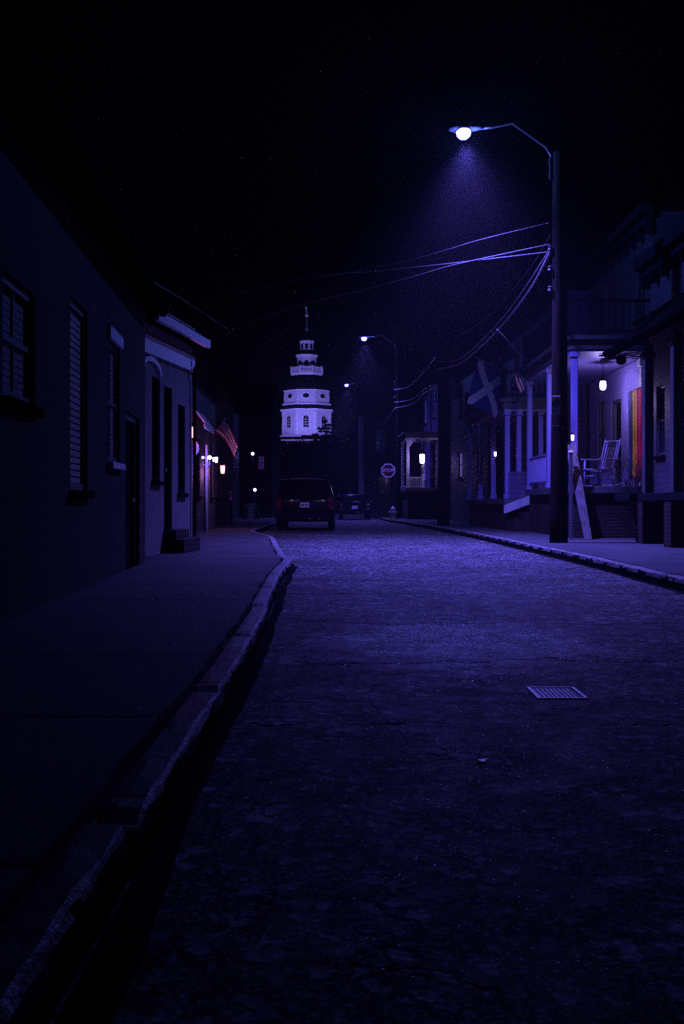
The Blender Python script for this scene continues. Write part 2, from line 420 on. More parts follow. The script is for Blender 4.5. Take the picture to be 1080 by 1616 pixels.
def gutter(pl, side, label):
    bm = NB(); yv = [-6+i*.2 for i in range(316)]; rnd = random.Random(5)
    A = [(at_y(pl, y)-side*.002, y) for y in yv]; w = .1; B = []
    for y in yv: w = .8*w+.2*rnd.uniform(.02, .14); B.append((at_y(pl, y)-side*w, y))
    strip_between(bm, A, B, .004, .004, 2); tag(obj('gutter_grime_shade', bm, TARSHADE), label, 'gutter', kind='structure')  # dark strip: gutter grime and shade painted as one colour
gutter(LK, -1, 'dark grime and painted shade along the kerb of the bare pavement'); gutter(RK, 1, 'dark grime and painted shade along the kerb with the wooden poles')
def pave(pl, side, name, label):
    bm = NB()
    yv = [-6+i*.25 for i in range(253)]
    rnd = random.Random(11)
    A = [(at_y(pl, y)+side*(.150+rnd.uniform(-.012, .012)), y) for y in yv]; B = [(side*16, y) for y in yv]
    strip_between(bm, A, B, PV, PV, 6)
    for i in range(len(A)-1): quad(bm, (*A[i], PV), (*A[i+1], PV), (*A[i+1], 0), (*A[i], 0))
    quad(bm, (*A[-1], PV), (*B[-1], PV), (*B[-1], 0), (*A[-1], 0))
    tag(obj(name, bm, PAVE), label, 'pavement', kind='structure')
pave(LK, -1, 'pavement', 'concrete pavement in front of the dark brick house')
pave(RK, 1, 'pavement', 'concrete pavement in front of the porch houses')
# loose grit and standing stones of the worn asphalt: far too many to count
def grit(name, label, n, xr, yr, z, smin, smax, seed, lim=None, power=1.0):
    rnd = random.Random(seed); vs = []; fs = []
    while n > 0:
        y = yr[0]+(yr[1]-yr[0])*rnd.random()**power; x = rnd.uniform(*xr)
        if lim and not lim(x, y): continue
        k = math.sin(x*2.1+1.3*math.sin(y*.9))+math.sin(y*1.7+2*math.sin(x*1.3))
        if rnd.random() > .62+.2*k: continue
        n -= 1; s_ = smin+(smax-smin)*rnd.random()**2.5; a = rnd.uniform(0, 6.3); b0 = len(vs)
        for q in range(5): vs.append((x+s_*math.cos(a+q*1.257)*rnd.uniform(.6, 1), y+s_*math.sin(a+q*1.257)*rnd.uniform(.6, 1), z))
        h_ = s_*rnd.uniform(.25, .5)
        for q in range(3): vs.append((x+.55*s_*math.cos(a+q*2.09), y+.55*s_*math.sin(a+q*2.09), z+h_*rnd.uniform(.45, 1)))
        fs += [(b0, b0+1, b0+5), (b0+1, b0+6, b0+5), (b0+1, b0+2, b0+6), (b0+2, b0+3, b0+6), (b0+3, b0+7, b0+6), (b0+3, b0+4, b0+7), (b0+4, b0+5, b0+7), (b0+4, b0, b0+5), (b0+5, b0+6, b0+7)]
    me = bpy.data.meshes.new(name); me.from_pydata(vs, [], fs); me.materials.append(GRIT)
    o = bpy.data.objects.new(name, me); COL.objects.link(o); ORG[o.name] = V(); tag(o, label, 'gravel', kind='stuff')
t_ = NT('grit_stones'); ge = t_.new('ShaderNodeNewGeometry'); t_.col(t_.ramp(ge.outputs['Random Per Island'], [(0.0, .03), (.55, .10), (.85, .3), (1.0, .6)]))
t_.b.inputs['Roughness'].default_value = .38; t_.b.inputs['Specular IOR Level'].default_value = .22; GRIT = t_.m
onroad = lambda x, y: at_y(LK, y)+.02 < x < at_y(RK, y)-.02
grit('road_grit', 'pale stones and loose grit standing out of the worn asphalt', 75000, (-.9, 3.6), (1.9, 22), -.0005, .0013, .0055, 1, onroad, 1.0)
grit('sheen_patch_grit', 'denser pale grit added over the painted sheen of the asphalt', 13000, (.0, 1.9), (5.0, 8.6), -.0005, .0022, .007, 2, lambda x, y: ((x-.8)/1.0)**2+((y-6.7)/1.6)**2 < random.random()*1.3)  # extra pale grit that brightens the sheen patch
grit('pavement_grit', 'fine pale grit on the concrete pavement', 18000, (-3.4, -.7), (2.2, 20), PV-.0005, .0013, .004, 3, lambda x, y: -2.0-.06*y < x < at_y(LK, y)-.16, 1.2)
# the hill of the state house
bm = NB(); prev = None
for i in range(13):
    r_ = i/12; row = [bm.verts.new((-14+(150*r_)*math.cos(2*PI*k/40), 275+(120*r_)*math.sin(2*PI*k/40), -.5+9.5*(.5+.5*math.cos(PI*r_)))) for k in range(40)]
    if prev:
        for k in range(40): bm.faces.new((prev[k], prev[(k+1) % 40], row[(k+1) % 40], row[k]))
    prev = row
tag(obj('hill', bm, mat('hill_grass', (.02, .03, .015), .95), smooth=True), 'dark grassy rise carrying the domed state house', 'hill', kind='structure')

# ================================================================== houses
def facade(bm, fr, L, z0, z1, ops, t=.14):
    ca = sorted({0, L, *[q for o in ops for q in (o['a'][0], o['a'][1])]}); cz = sorted({z0, z1, *[q for o in ops for q in (o['z'][0], o['z'][1])]})
    for i in range(len(ca)-1):
        for j in range(len(cz)-1):
            am, zm = (ca[i]+ca[i+1])/2, (cz[j]+cz[j+1])/2
            if any(o['a'][0] < am < o['a'][1] and o['z'][0] < zm < o['z'][1] for o in ops): continue
            quad(bm, fr.p(ca[i], 0, cz[j]), fr.p(ca[i+1], 0, cz[j]), fr.p(ca[i+1], 0, cz[j+1]), fr.p(ca[i], 0, cz[j+1]))
    for o in ops:
        (a0, a1), (q0, q1) = o['a'], o['z']
        for (p, q) in (((a0, q0), (a1, q0)), ((a1, q0), (a1, q1)), ((a1, q1), (a0, q1)), ((a0, q1), (a0, q0))):
            quad(bm, fr.p(p[0], 0, p[1]), fr.p(q[0], 0, q[1]), fr.p(q[0], -t, q[1]), fr.p(p[0], -t, p[1]))
def window(fr, o, root, framem):
    (a0, a1), (z0, z1) = o['a'], o['z']; f = .06; st = o.get('s', 'dark')
    b = NB()
    fr.box(b, a0, a0+f, -.10, -.03, z0, z1); fr.box(b, a1-f, a1, -.10, -.03, z0, z1)
    fr.box(b, a0+f, a1-f, -.10, -.03, z0, z0+f); fr.box(b, a0+f, a1-f, -.10, -.03, z1-f, z1)
    zm = (z0+z1)/2
    if st != 'panel':
        fr.box(b, a0+f, a1-f, -.095, -.035, zm-.022, zm+.022)
        am = (a0+a1)/2; fr.box(b, am-.012, am+.012, -.09, -.045, z0+f, zm-.022); fr.box(b, am-.012, am+.012, -.09, -.045, zm+.022, z1-f)
    w = obj('window', b, framem, root)
    b = NB(); fr.box(b, a0+f*.6, a1-f*.6, -.085, -.07, z0+f*.6, z1-f*.6)
    pm = {'dark': GLASS, 'blind': BLIND, 'panel': BLIND, 'lit': WINLIT, 'purple': WINPUR}[st]
    if st == 'blind':
        obj('pane', b, GLASS, w)
        b2 = NB(); n = int((z1-z0-2*f)/.05)
        for k in range(n): fr.box(b2, a0+f, a1-f, -.069, -.058, z0+f+k*.05+.004, z0+f+k*.05+.046)
        obj('blind', b2, BLIND, w)
    elif st == 'panel':
        obj('panel', b, BLIND, w)
        b2 = NB(); n = int((z1-z0-2*f)/.06)
        for k in range(n): fr.box(b2, a0+f, a1-f, -.07, -.05, z0+f+k*.06+.008, z0+f+k*.06+.052)
        obj('slat', b2, OFFWHITE, w)
    else: obj('pane', b, pm, w)
    b = NB(); fr.box(b, a0-.05, a1+.05, -.14, .06, z0-.07, z0-.002, .006); obj('sill', b, o.get('sm', DARKP), w)
    if o.get('lintel'):
        b = NB(); fr.box(b, a0-.05, a1+.05, -.02, .035, z1+.002, z1+.14, .006); obj('lintel', b, o['lintel'], w)
def door(fr, o, root, m, framem):
    (a0, a1), (z0, z1) = o['a'], o['z']; b = NB(); f = .07
    fr.box(b, a0+f, a1-f, -.13, -.10, z0, z1-f)
    w, h = a1-a0-2*f, z1-z0-f
    for (p, q) in ((.12, .46), (.54, .88)):
        for (r, s) in ((.08, .42), (.48, .92)):
            fr.box(b, a0+f+w*p, a0+f+w*q, -.10, -.088, z0+h*r, z0+h*s, .004)
    d = obj('door', b, m, root)
    b = NB(); fr.box(b, a0, a0+f, -.14, -.04, z0, z1); fr.box(b, a1-f, a1, -.14, -.04, z0, z1); fr.box(b, a0+f, a1-f, -.14, -.04, z1-f, z1); obj('frame', b, framem, d)
    b = NB(); c = fr.p(a1-f-.07, -.07, z0+h*.46); lathe(b, [(.005, -.03), (.028, -.02), (.03, .0), (.028, .02), (.005, .03)], 10, c); obj('handle', b, CHROME, d, True)
def house(name, label, p0, p1, out, hgt, depth, wm, ops, roof='gable', fm=OFFWHITE, dm=DARKP, base=PV, over=.3, pitch=.55, ridge_up=None, chim=None, rm=None):
    fr = Fr(p0, p1).out(out); L = fr.L
    root = thing(name, label, 'house', (p0[0], p0[1], base))
    b = NB(); facade(b, fr, L, base, hgt, ops)
    quad(b, fr.p(0, 0, base), fr.p(0, -depth, base), fr.p(0, -depth, hgt), fr.p(0, 0, hgt)); quad(b, fr.p(L, 0, base), fr.p(L, -depth, base), fr.p(L, -depth, hgt), fr.p(L, 0, hgt))
    quad(b, fr.p(0, -depth, base), fr.p(L, -depth, base), fr.p(L, -depth, hgt), fr.p(0, -depth, hgt)); quad(b, fr.p(0, 0, hgt), fr.p(L, 0, hgt), fr.p(L, -depth, hgt), fr.p(0, -depth, hgt))
    quad(b, fr.p(.02, -.16, base), fr.p(L-.02, -.16, base), fr.p(L-.02, -.16, hgt), fr.p(.02, -.16, hgt))
    if roof == 'gable':
        hr = hgt+depth/2*pitch
        for a in (0, L): bm_f = b.faces.new([b.verts.new(fr.p(a, 0, hgt)), b.verts.new(fr.p(a, -depth, hgt)), b.verts.new(fr.p(a, -depth/2, hr))])
    obj('wall', b, wm, root)
    b = NB()
    if roof == 'gable':
        hr = hgt+depth/2*pitch; e = over
        poly = [(e, hgt-e*pitch+.02), (-depth/2, hr+.02), (-depth-e, hgt-e*pitch+.02), (-depth-e, hgt-e*pitch+.16), (-depth/2, hr+.17), (e, hgt-e*pitch+.16)]
        prism(b, poly, -.12, L+.12, lambda d, z, a: fr.p(a, d, z))
        r_ = obj('roof', b, rm or ROOF, root)
        b = NB(); zz = hgt-e*pitch+.06; g_ = [(e+.004, zz+.1), (e+.13, zz+.1), (e+.13, zz+.02), (e+.09, zz-.03), (e+.04, zz-.03), (e+.004, zz)]
        prism(b, g_, -.12, L+.12, lambda d, z, a: fr.p(a, d, z)); obj('gutter', b, IRON, r_)
        if chim:
            b = NB(); a = chim; fr.box(b, a, a+.7, -depth/2-.35, -depth/2+.35, hr-.5, hr+1.1); fr.box(b, a-.06, a+.76, -depth/2-.41, -depth/2+.41, hr+1.1, hr+1.25); obj('chimney', b, BRICK2, r_)
    elif roof == 'flat':
        fr.box(b, -.02, L+.02, -depth-.02, .02, hgt+.003, hgt+.1)
        r_ = obj('roof', b, rm or ROOF, root)
        b = NB(); fr.box(b, -.1, L+.1, .004, .34, hgt-.12, hgt+.12, .01); fr.box(b, -.05, L+.05, .002, .2, hgt-.3, hgt-.122, .01)
        n = max(2, int(L/.6))
        for k in range(n+1): fr.box(b, k*L/n-.05, k*L/n+.05, .003, .18, hgt-.5, hgt-.302)
        obj('cornice', b, DARKP, r_)
    for o in ops:
        (window if o['k'] == 'w' else None) and window(fr, o, root, fm)
        if o['k'] == 'd': door(fr, o, root, o.get('m', dm), fm)
    return root, fr
def W(a0, a1, z0, z1, s='dark', **k): return dict(k='w', a=(a0, a1), z=(z0, z1), s=s, **k)
def D(a0, a1, z1, z0=PV, m=None, **k):
    d = dict(k='d', a=(a0, a1), z=(z0, z1), **k)
    if m: d['m'] = m
    return d

# --- the dark brick house beside the bare pavement
x1 = lambda y: -1.80-.06*y
fr1 = Fr((x1(1.0), 1.0), (x1(13.4), 13.4)); k1 = fr1.L/12.4
A1 = lambda y: (y-1.0)*k1
ops = [W(A1(3.2), A1(4.2), 1.2, 2.5, 'dark'), W(A1(6.55), A1(7.42), 1.60, 2.42, 'blind'), W(A1(8.65), A1(9.42), 1.02, 2.68, 'panel'),
       W(A1(10.55), A1(11.3), 1.34, 2.62, 'blind', lintel=WHITE, sm=WHITE), D(A1(11.72), A1(12.85), 1.98)]
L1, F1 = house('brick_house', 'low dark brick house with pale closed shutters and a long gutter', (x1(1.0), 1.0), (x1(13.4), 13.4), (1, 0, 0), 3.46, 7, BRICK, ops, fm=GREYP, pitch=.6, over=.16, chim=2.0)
# --- the grey stucco house next to it
p2a, p2b = (-2.90, 14.6), (-2.62, 17.7)
fr2 = Fr(p2a, p2b); A2 = lambda y: (y-14.6)*fr2.L/3.1
ops = [W(A2(15.18), A2(15.62), 1.25, 2.82), D(A2(15.86), A2(16.34), 2.75, PV+.25), W(A2(16.72), A2(17.2), 1.08, 2.55)]
L2 = thing('stucco_house', 'narrow grey stucco house with white fascia boards and dark narrow openings', 'house', (*p2a, PV))
fr2.out((1, 0, 0)); LL = fr2.L
b = NB(); facade(b, fr2, LL, PV, 3.62, ops)
for a in (0, LL): quad(b, fr2.p(a, 0, PV), fr2.p(a, -6, PV), fr2.p(a, -6, 3.62), fr2.p(a, 0, 3.62))
quad(b, fr2.p(0, 0, 3.62), fr2.p(LL, 0, 3.62), fr2.p(LL, -6, 3.62), fr2.p(0, -6, 3.62)); quad(b, fr2.p(.02, -.2, PV), fr2.p(LL-.02, -.2, PV), fr2.p(LL-.02, -.2, 3.6), fr2.p(.02, -.2, 3.6))
quad(b, fr2.p(0, -6, PV), fr2.p(LL, -6, PV), fr2.p(LL, -6, 3.62), fr2.p(0, -6, 3.62))
obj('wall', b, STUCCO, L2)
window(fr2, ops[0], L2, DARKP); window(fr2, ops[2], L2, DARKP); door(fr2, ops[1], L2, DARKP, DARKP)
tl = .10   # the boards climb a little towards the far corner
def rake(b, a0, a1, d0, d1, z0, z1):
    vs = [(a, d, z+tl*(a/LL)) for a in (a0, a1) for d in (d0, d1) for z in (z0, z1)]
    v = [b.verts.new(fr2.p(*q)) for q in vs]
    for q in ((0,1,3,2),(4,6,7,5),(0,4,5,1),(2,3,7,6),(0,2,6,4),(1,5,7,3)): b.faces.new([v[i] for i in q])
b = NB(); rake(b, .02, LL+.02, .004, .05, 3.10, 3.36); obj('fascia', b, WHITE, L2)
b = NB(); rake(b, -.1, LL+.1, -6, .22, 3.56, 3.70); r2 = obj('roof', b, ROOF, L2)
b = NB(); rake(b, -.1, LL+.12, .224, .30, 3.53, 3.66); obj('gutter', b, WHITE, r2)
b = NB(); rake(b, .0, LL, .0, .06, 3.702, 3.85); n = 22
for k in range(n): fr2.box(b, k*LL/n+.02, k*LL/n+.05, .061, .085, 3.72+tl*k/n, 3.83+tl*k/n)
obj('parapet', b, OFFWHITE, r2)
b = NB(); tube(b, [fr2.p(LL-.12, .30, 3.6), fr2.p(LL-.14, .2, 3.42), fr2.p(LL-.22, .09, 3.2), fr2.p(LL-.1, .07, 3.0), fr2.p(LL-.06, .06, .2)], .03, 8); obj('downpipe', b, DARKP, L2, True)
b = NB(); a = ops[1]['a']; fr2.box(b, a[0]-.1, a[1]+.55, .004, .34, PV, PV+.22, .012); fr2.box(b, a[0]-.04, a[1]+.35, .004, .2, PV+.223, PV+.36, .012); obj('step', b, BRICK, L2)
b = NB()
for k in range(13):
    t0 = PI*k/13; t1 = PI*(k+1)/13; c = A2(15.1); rr = .44
    pr = [(c+rr*math.cos(t0), 2.86+.16*math.sin(t0)), (c+rr*math.cos(t1), 2.86+.16*math.sin(t1)), (c+(rr+.07)*math.cos(t1), 2.86+.23*math.sin(t1)), (c+(rr+.07)*math.cos(t0), 2.86+.23*math.sin(t0))]
    prism(b, pr, .003, .04, lambda a_, z_, d_: fr2.p(a_, d_, z_))
obj('arch_moulding', b, WHITE, L2)

# --- rows beyond, street side with the small lamps
ops = [D(1.2, 2.1, 2.5, m=DARKP), W(2.9, 3.8, 1.1, 2.7), W(5.2, 6.1, 1.1, 2.7), W(8.6, 9.5, 1.1, 2.7), D(10.4, 11.3, 2.45), W(12.1, 12.9, 1.1, 2.7)]
L3, F3 = house('row_house', 'dark row house with pale awning and amber lantern beyond the stucco house', (-3.7, 18.4), (-4.0, 32.0), (1, 0, 0), 4.6, 8, CLAPD, ops, 'flat', fm=DARKP)
ops = [W(.8, 1.7, 1.1, 2.7), D(2.6, 3.5, 2.45), W(4.4, 5.3, 1.1, 2.7, 'purple'), W(7.0, 7.9, 1.1, 2.7), W(.8, 1.7, 3.5, 4.7), W(4.4, 5.3, 3.5, 4.7), W(7.0, 7.9, 3.5, 4.7)]
L4, F4 = house('row_house', 'brick row house with steep roof behind the striped flag', (-4.1, 32.5), (-4.5, 42.0), (1, 0, 0), 5.2, 8, BRICK2, ops, fm=GREYP, chim=6)
ops = [W(.8, 1.7, 1.1, 2.7), D(2.6, 3.5, 2.45), W(4.6, 5.5, 1.1, 2.7), W(7.4, 8.3, 1.1, 2.7), W(2, 2.9, 3.9, 5.4), W(6, 6.9, 3.9, 5.4)]
L5, F5 = house('row_house', 'dark clapboard row house behind the white scrolled gate', (-5.3, 42.6), (-5.7, 56.0), (1, 0, 0), 6.0, 8, CLAPD, ops, fm=GREYP)

# --- porch houses on the other side
def porch(root, fr, a0, a1, dp, zf, zc, posts, m, deckrail=None, near_open=True, pm=None, floorm=None, ceilm=None):
    pm = pm or m
    b = NB(); fr.box(b, a0, a1, .003, dp, zf-.16, zf, .01); obj('porch_floor', b, floorm or GREYP, root)
    b = NB(); fr.box(b, a0+.1, a1-.1, .003, dp-.1, PV, zf-.162); obj('porch_base', b, BRICK, root)
    b = NB(); fr.box(b, a0, a1, .003, dp, zc, zc+.05); obj('porch_ceiling', b, ceilm or m, root)
    b = NB(); h = .26
    fr.box(b, a0-.03, a1+.03, dp-.14, dp+.03, zc+.052, zc+h); fr.box(b, a0-.03, a0+.14, .004, dp-.141, zc+.052, zc+h); fr.box(b, a1-.14, a1+.03, .004, dp-.141, zc+.052, zc+h)
    fr.box(b, a0-.12, a1+.12, .004, dp+.14, zc+h+.002, zc+h+.09)
    obj('porch_beam', b, GREYP, root)
    for (a, d) in posts:
        b = NB(); fr.box(b, a-.07, a+.07, d-.07, d+.07, zf+.13, zc-.12, .012); fr.box(b, a-.095, a+.095, d-.095, d+.095, zf+.002, zf+.128, .01); fr.box(b, a-.1, a+.1, d-.1, d+.1, zc-.118, zc-.002, .01)
        obj('porch_post', b, pm, root)
    if deckrail:
        z = zc+h+.092; b = NB()
        fr.box(b, a0-.04, a1+.04, dp-.02, dp+.03, z+.75, z+.81); fr.box(b, a0-.04, a0+.01, .01, dp-.021, z+.75, z+.81)
        fr.box(b, a0-.04, a1+.04, dp-.015, dp+.025, z+.08, z+.12); fr.box(b, a0-.035, a0+.005, .01, dp-.016, z+.08, z+.12)
        n = int((a1-a0)/.16)
        for k in range(n+1):
            a = a0+(a1-a0)*k/n; fr.box(b, a-.016, a+.016, dp-.011, dp+.021, z+.121, z+.749)
        n = int(dp/.16)
        for k in range(n):
            d = .05+(dp-.1)*k/n; fr.box(b, a0-.03, a0+.002, d-.016, d+.016, z+.121, z+.749)
        for a in (a0, a1): fr.box(b, a-.05, a+.05, dp-.05, dp+.05, z, z+.9)
        obj('deck_railing', b, deckrail, root)
# nearest one: clapboard, shed-roofed porch
ops = [W(1.5, 2.4, 1.5, 3.2), D(4.6, 5.5, 3.2, 1.1), W(7.2, 8.1, 1.5, 3.2), W(11.2, 12.0, 1.55, 3.35, 'dark'), W(12.72, 13.28, 1.9, 3.35, 'dark')]
RA, FA = house('clapboard_house', 'nearest clapboard house with deep shed roofed porch on brick piers', (6.6, 8.0), (6.6, 21.7), (-1, 0, 0), 6.0, 8, CLAPW, ops, 'flat', fm=GREYP)
b = NB(); prism(b, [(.004, 5.0), (.95, 4.12), (.95, 4.0), (.90, 3.98), (.004, 4.84)], -.1, 13.6, lambda d, z, a: FA.p(a, d, z)); o = obj('porch_roof', b, ROOF, RA)
b = NB(); prism(b, [(.953, 4.13), (1.05, 4.13), (1.05, 4.06), (1.0, 4.02), (.953, 4.02)], -.1, 13.6, lambda d, z, a: FA.p(a, d, z)); obj('gutter', b, IRON, o)
b = NB(); FA.box(b, 0, 13.4, .004, .85, .95, 1.1, .01); obj('porch_floor', b, DARKP, RA)
for a in (1.0, 4.5, 8.0, 9.95, 11.65):
    b = NB(); FA.box(b, a-.09, a+.09, .58, .76, 1.102, 3.97, .012); FA.box(b, a-.12, a+.12, .55, .79, 3.72, 3.82, .01); obj('porch_post', b, GREYP, RA)
    b = NB(); FA.box(b, a-.2, a+.2, .46, .84, PV, .94, .012); obj('brick_pier', b, BRICK, RA)
b = NB(); FA.box(b, 0, 13.4, .004, .4, PV, .93); obj('porch_skirt', b, DARKP, RA)
b = NB()
for k in range(4): FA.box(b, 4.4, 5.7, .86+.27*(3-k)-.001*k, .86+.27*(4-k), PV, PV+.2*(k+1), .01)
obj('steps', b, BRICK, RA)
# the house with the bright porch
ops = [D(2.5, 3.4, 3.5, 1.3, m=DARKP), W(4.0, 4.8, 1.9, 3.6), W(.6, 1.4, 5.2, 6.7), W(3.4, 4.2, 5.2, 6.7)]
RB, FB = house('porch_house', 'pale house with bright lit porch and upper deck railing', (6.9, 22.5), (6.9, 28.2), (-1, 0, 0), 7.4, 8, CLAPD, ops, 'flat', fm=GREYP)
b = NB(); f2 = Fr((6.9, 22.5), (6.9, 28.2)).out((-1, 0, 0)); f2.o = f2.o+f2.n*.012
facade(b, f2, f2.L, 1.3, 4.25, [o for o in ops if o['z'][0] < 4], .012); obj('lit_porch_wall', b, LAV, RB)  # pale panel over the dark wall: porch brightness put into the colour
porch(RB, FB, 0, 5.6, 1.82, 1.29, 4.28, [(.1, 1.72), (2.8, 1.72), (5.5, 1.72)], LAV, deckrail=DARKP, pm=LAV, floorm=GREYP, ceilm=LAV)
b = NB(); FB.box(b, .45, .63, .015, .12, 1.302, 4.02, .01); FB.box(b, .41, .67, .014, .16, 4.021, 4.2, .012); obj('pilaster', b, WHITE, RB)
b = NB(); FB.box(b, 2.86, 5.4, 1.69, 1.74, 2.12, 2.17); FB.box(b, 2.86, 5.4, 1.69, 1.74, 1.45, 1.49)
for k in range(18): FB.box(b, 2.9+k*.14, 2.93+k*.14, 1.70, 1.73, 1.491, 2.119)
obj('railing', b, LAV, RB)
# house with narrow posts, violet clapboards
ops = [W(.5, 1.3, 1.6, 3.2, 'dark'), D(2.2, 3.1, 3.2, 1.05), W(4.3, 5.2, 1.6, 3.2), W(1.0, 1.8, 4.8, 6.2), W(4.2, 5.0, 4.8, 6.2)]
RC, FC = house('porch_house', 'violet clapboard house with slender porch posts behind the wooden pole', (6.0, 29.0), (5.7, 36.0), (-1, 0, 0), 7.0, 8, CLAPV, ops, 'flat', fm=GREYP)
porch(RC, FC, 0, 6.6, 1.36, 1.05, 3.55, [(.1, 1.26), (.1, .93), (.1, .6), (.1, .3), (2.2, 1.26), (4.4, 1.26), (6.5, 1.26)], OFFWHITE, deckrail=DARKP, pm=LAV, ceilm=OFFWHITE)
b = NB(); FC.box(b, -.004, .06, .02, 1.24, 1.07, 1.75); FC.box(b, -.012, .07, .02, 1.24, 1.76, 1.82); obj('porch_panel', b, CLAPV, RC)
b = NB(); prism(b, [(1.4, .62), (1.4, .86), (.05, 1.36), (.05, 1.12)], -.16, -.08, lambda d, z, a: FC.p(a, d, z)); obj('stair_stringer', b, OFFWHITE, RC)
b = NB()
for k in range(4): FC.box(b, -.95, -.17, .1+.3*k, .39+.3*k, PV, 1.1-.22*k)
obj('steps', b, BRICK, RC)
# further ones
ops = [W(1.2, 2.1, 1.5, 3.1, 'dark'), D(3.2, 4.1, 3.0, .8), W(5.4, 6.3, 2.0, 3.1, 'lit'), W(1.2, 2.1, 4.6, 6), W(5.2, 6.1, 4.6, 6)]
RD, FD = house('clapboard_house', 'dark clapboard house with small paned window faintly glowing', (5.35, 37.2), (4.9, 45.4), (-1, 0, 0), 6.6, 8, CLAPD, ops, fm=GREYP, chim=4)
ops = [D(.6, 1.5, 4.0, 1.6), W(2.4, 3.3, 2.2, 3.7), W(5.6, 6.5, 2.2, 3.7), W(1.0, 1.9, 5.3, 6.6), W(5.0, 5.9, 5.3, 6.6)]
RE, FE = house('corner_house', 'corner house with small lit porch and white baluster railing', (4.75, 50.0), (4.55, 56.5), (-1, 0, 0), 7.2, 8, CLAPV, ops, fm=WHITE)
porch(RE, FE, 0, 3.0, 1.6, 1.68, 4.1, [(.1, 1.5), (.1, .75), (2.9, 1.5)], WHITE, pm=WHITE, ceilm=WHITE)
b = NB(); FE.box(b, .06, .11, .85, 1.42, 2.17, 2.22); FE.box(b, .06, .11, .85, 1.42, 1.72, 1.76)
for k in range(6): FE.box(b, .07, .1, .87+k*.1, .90+k*.1, 1.761, 2.169)
obj('railing', b, WHITE, RE)
b = NB()
for d in (1.42, .67): prism(b, [(d, 4.08), (d-.35, 4.08), (d, 3.72)], .07, .13, lambda d_, z_, a_: FE.p(a_, d_, z_))
obj('bracket', b, WHITE, RE)
# across the cross street
ops = [W(1.0, 2.0, 1.2, 3.0), D(3.2, 4.2, 2.8), W(5.4, 6.4, 1.2, 3.0), W(1.0, 2.0, 4.4, 6.0), W(5.4, 6.4, 4.4, 6.0)]
RF, FF = house('corner_house', 'dark clapboard house across the cross street behind the stop sign', (1.3, 69.0), (11.0, 69.0), (0, -1, 0), 7.0, 9, CLAPD, ops, fm=GREYP, chim=5)
b = NB(); FF.box(b, -.12, .14, .005, .16, 2.4, 7.0); FF.box(b, -.18, .20, .005, .2, PV-.1, 2.4, .01); obj('corner_board', b, STONE, RF)
ops = [W(1.0, 2.0, 1.2, 3.0), D(3.2, 4.2, 2.8), W(5.4, 6.4, 1.2, 2.6), W(1.0, 2.0, 4.4, 6.0), W(6.75, 7.25, 3.2, 4.2, 'purple')]
RG, FG = house('corner_house', 'brick house across the cross street with a faint purple window', (-12.5, 69.0), (-4.8, 69.0), (0, -1, 0), 7.0, 9, BRICK, ops, fm=GREYP, chim=2)

# ================================================================== the domed state house
SX, SY = P(484.5, 690, 262).x, 262.0
ppm = F/SY
def sz(y): return H+(HY-y)/ppm
SB = thing('state_house', 'floodlit white octagonal dome tower of the state house above dark trees', 'state house', (SX, SY, 8))
OCT = PI/8
def rad(px): return px/2/ppm/math.cos(PI/8)      # flat-to-flat width in photo pixels -> circumradius
def octa(name, prof, m, parent=SB):
    b = NB(); lathe(b, [(rad(w), sz(y)) for w, y in prof], 8, (SX, SY, 0), OCT); return obj(name, b, m, parent)
def octwall(name, w, y0, y1, m, op, parent=SB):
    """octagonal storey with one opening per side; op = (half width, z0, z1) in metres along each side"""
    b = NB(); Rr = rad(w); ap = Rr*math.cos(PI/8); ss = 2*Rr*math.sin(PI/8)
    for k in range(8):
        an = k*PI/4; n = V((math.sin(an), -math.cos(an), 0)); u = V((math.cos(an), math.sin(an), 0)); c = V((SX, SY, 0))+n*ap
        fr = Fr((0, 0), (1, 0)); fr.o = c-u*ss/2; fr.u = u; fr.n = n
        hw, z0, z1 = op; facade(b, fr, ss, sz(y0), sz(y1), [dict(a=(ss/2-hw, ss/2+hw), z=(z0, z1))], .3)
        quad(b, fr.p(0, -.3, sz(y0)), fr.p(ss, -.3, sz(y0)), fr.p(ss, -.3, sz(y1)), fr.p(0, -.3, sz(y1)))
    return obj(name, b, m, parent)
def arch_poly(hw, z0, z1, n=10):
    zc = z1-hw; return [(-hw, z0), (hw, z0)]+[(hw*math.cos(PI*k/n), zc+hw*math.sin(PI*k/n)) for k in range(n+1)]
def side_fr(w, k):
    an = k*PI/4; fr = Fr((0, 0), (1, 0)); fr.n = V((math.sin(an), -math.cos(an), 0)); fr.u = V((math.cos(an), math.sin(an), 0))
    fr.o = V((SX, SY, 0))+fr.n*(w/2/ppm); return fr
bx = NB(); M = Matrix.Translation((SX-1, SY+6, 0)) @ Matrix.Rotation(R(-6), 4, 'Z')
bbox(bx, -16, 16, -14, 12, 7, sz(699), .05, 1, M); obj('main_wall', bx, BRICK2, SB)
bx = NB(); bbox(bx, -16.7, 16.7, -14.7, 12.7, sz(699)+.01, sz(696.5), .1, 1, M); obj('main_cornice', bx, WHITE, SB)
bx = NB()
vs = [M @ V(q) for q in ((-16.5, -14.5, sz(696.4)), (16.5, -14.5, sz(696.4)), (16.5, 12.5, sz(696.4)), (-16.5, 12.5, sz(696.4)), (-9, -9, sz(689.5)), (9, -9, sz(689.5)), (9, 8, sz(689.5)), (-9, 8, sz(689.5)))]
v = [bx.verts.new(q) for q in vs]
for q in ((0,1,5,4),(1,2,6,5),(2,3,7,6),(3,0,4,7),(4,5,6,7),(0,3,2,1)): bx.faces.new([v[i] for i in q])
obj('main_roof', bx, DOMER, SB)
b = NB(); M2 = M
box(b, -9.2, .6, -9.6, -9.1, sz(691.8), sz(688.6), M2); obj('roof_balustrade', b, WHITE, SB)
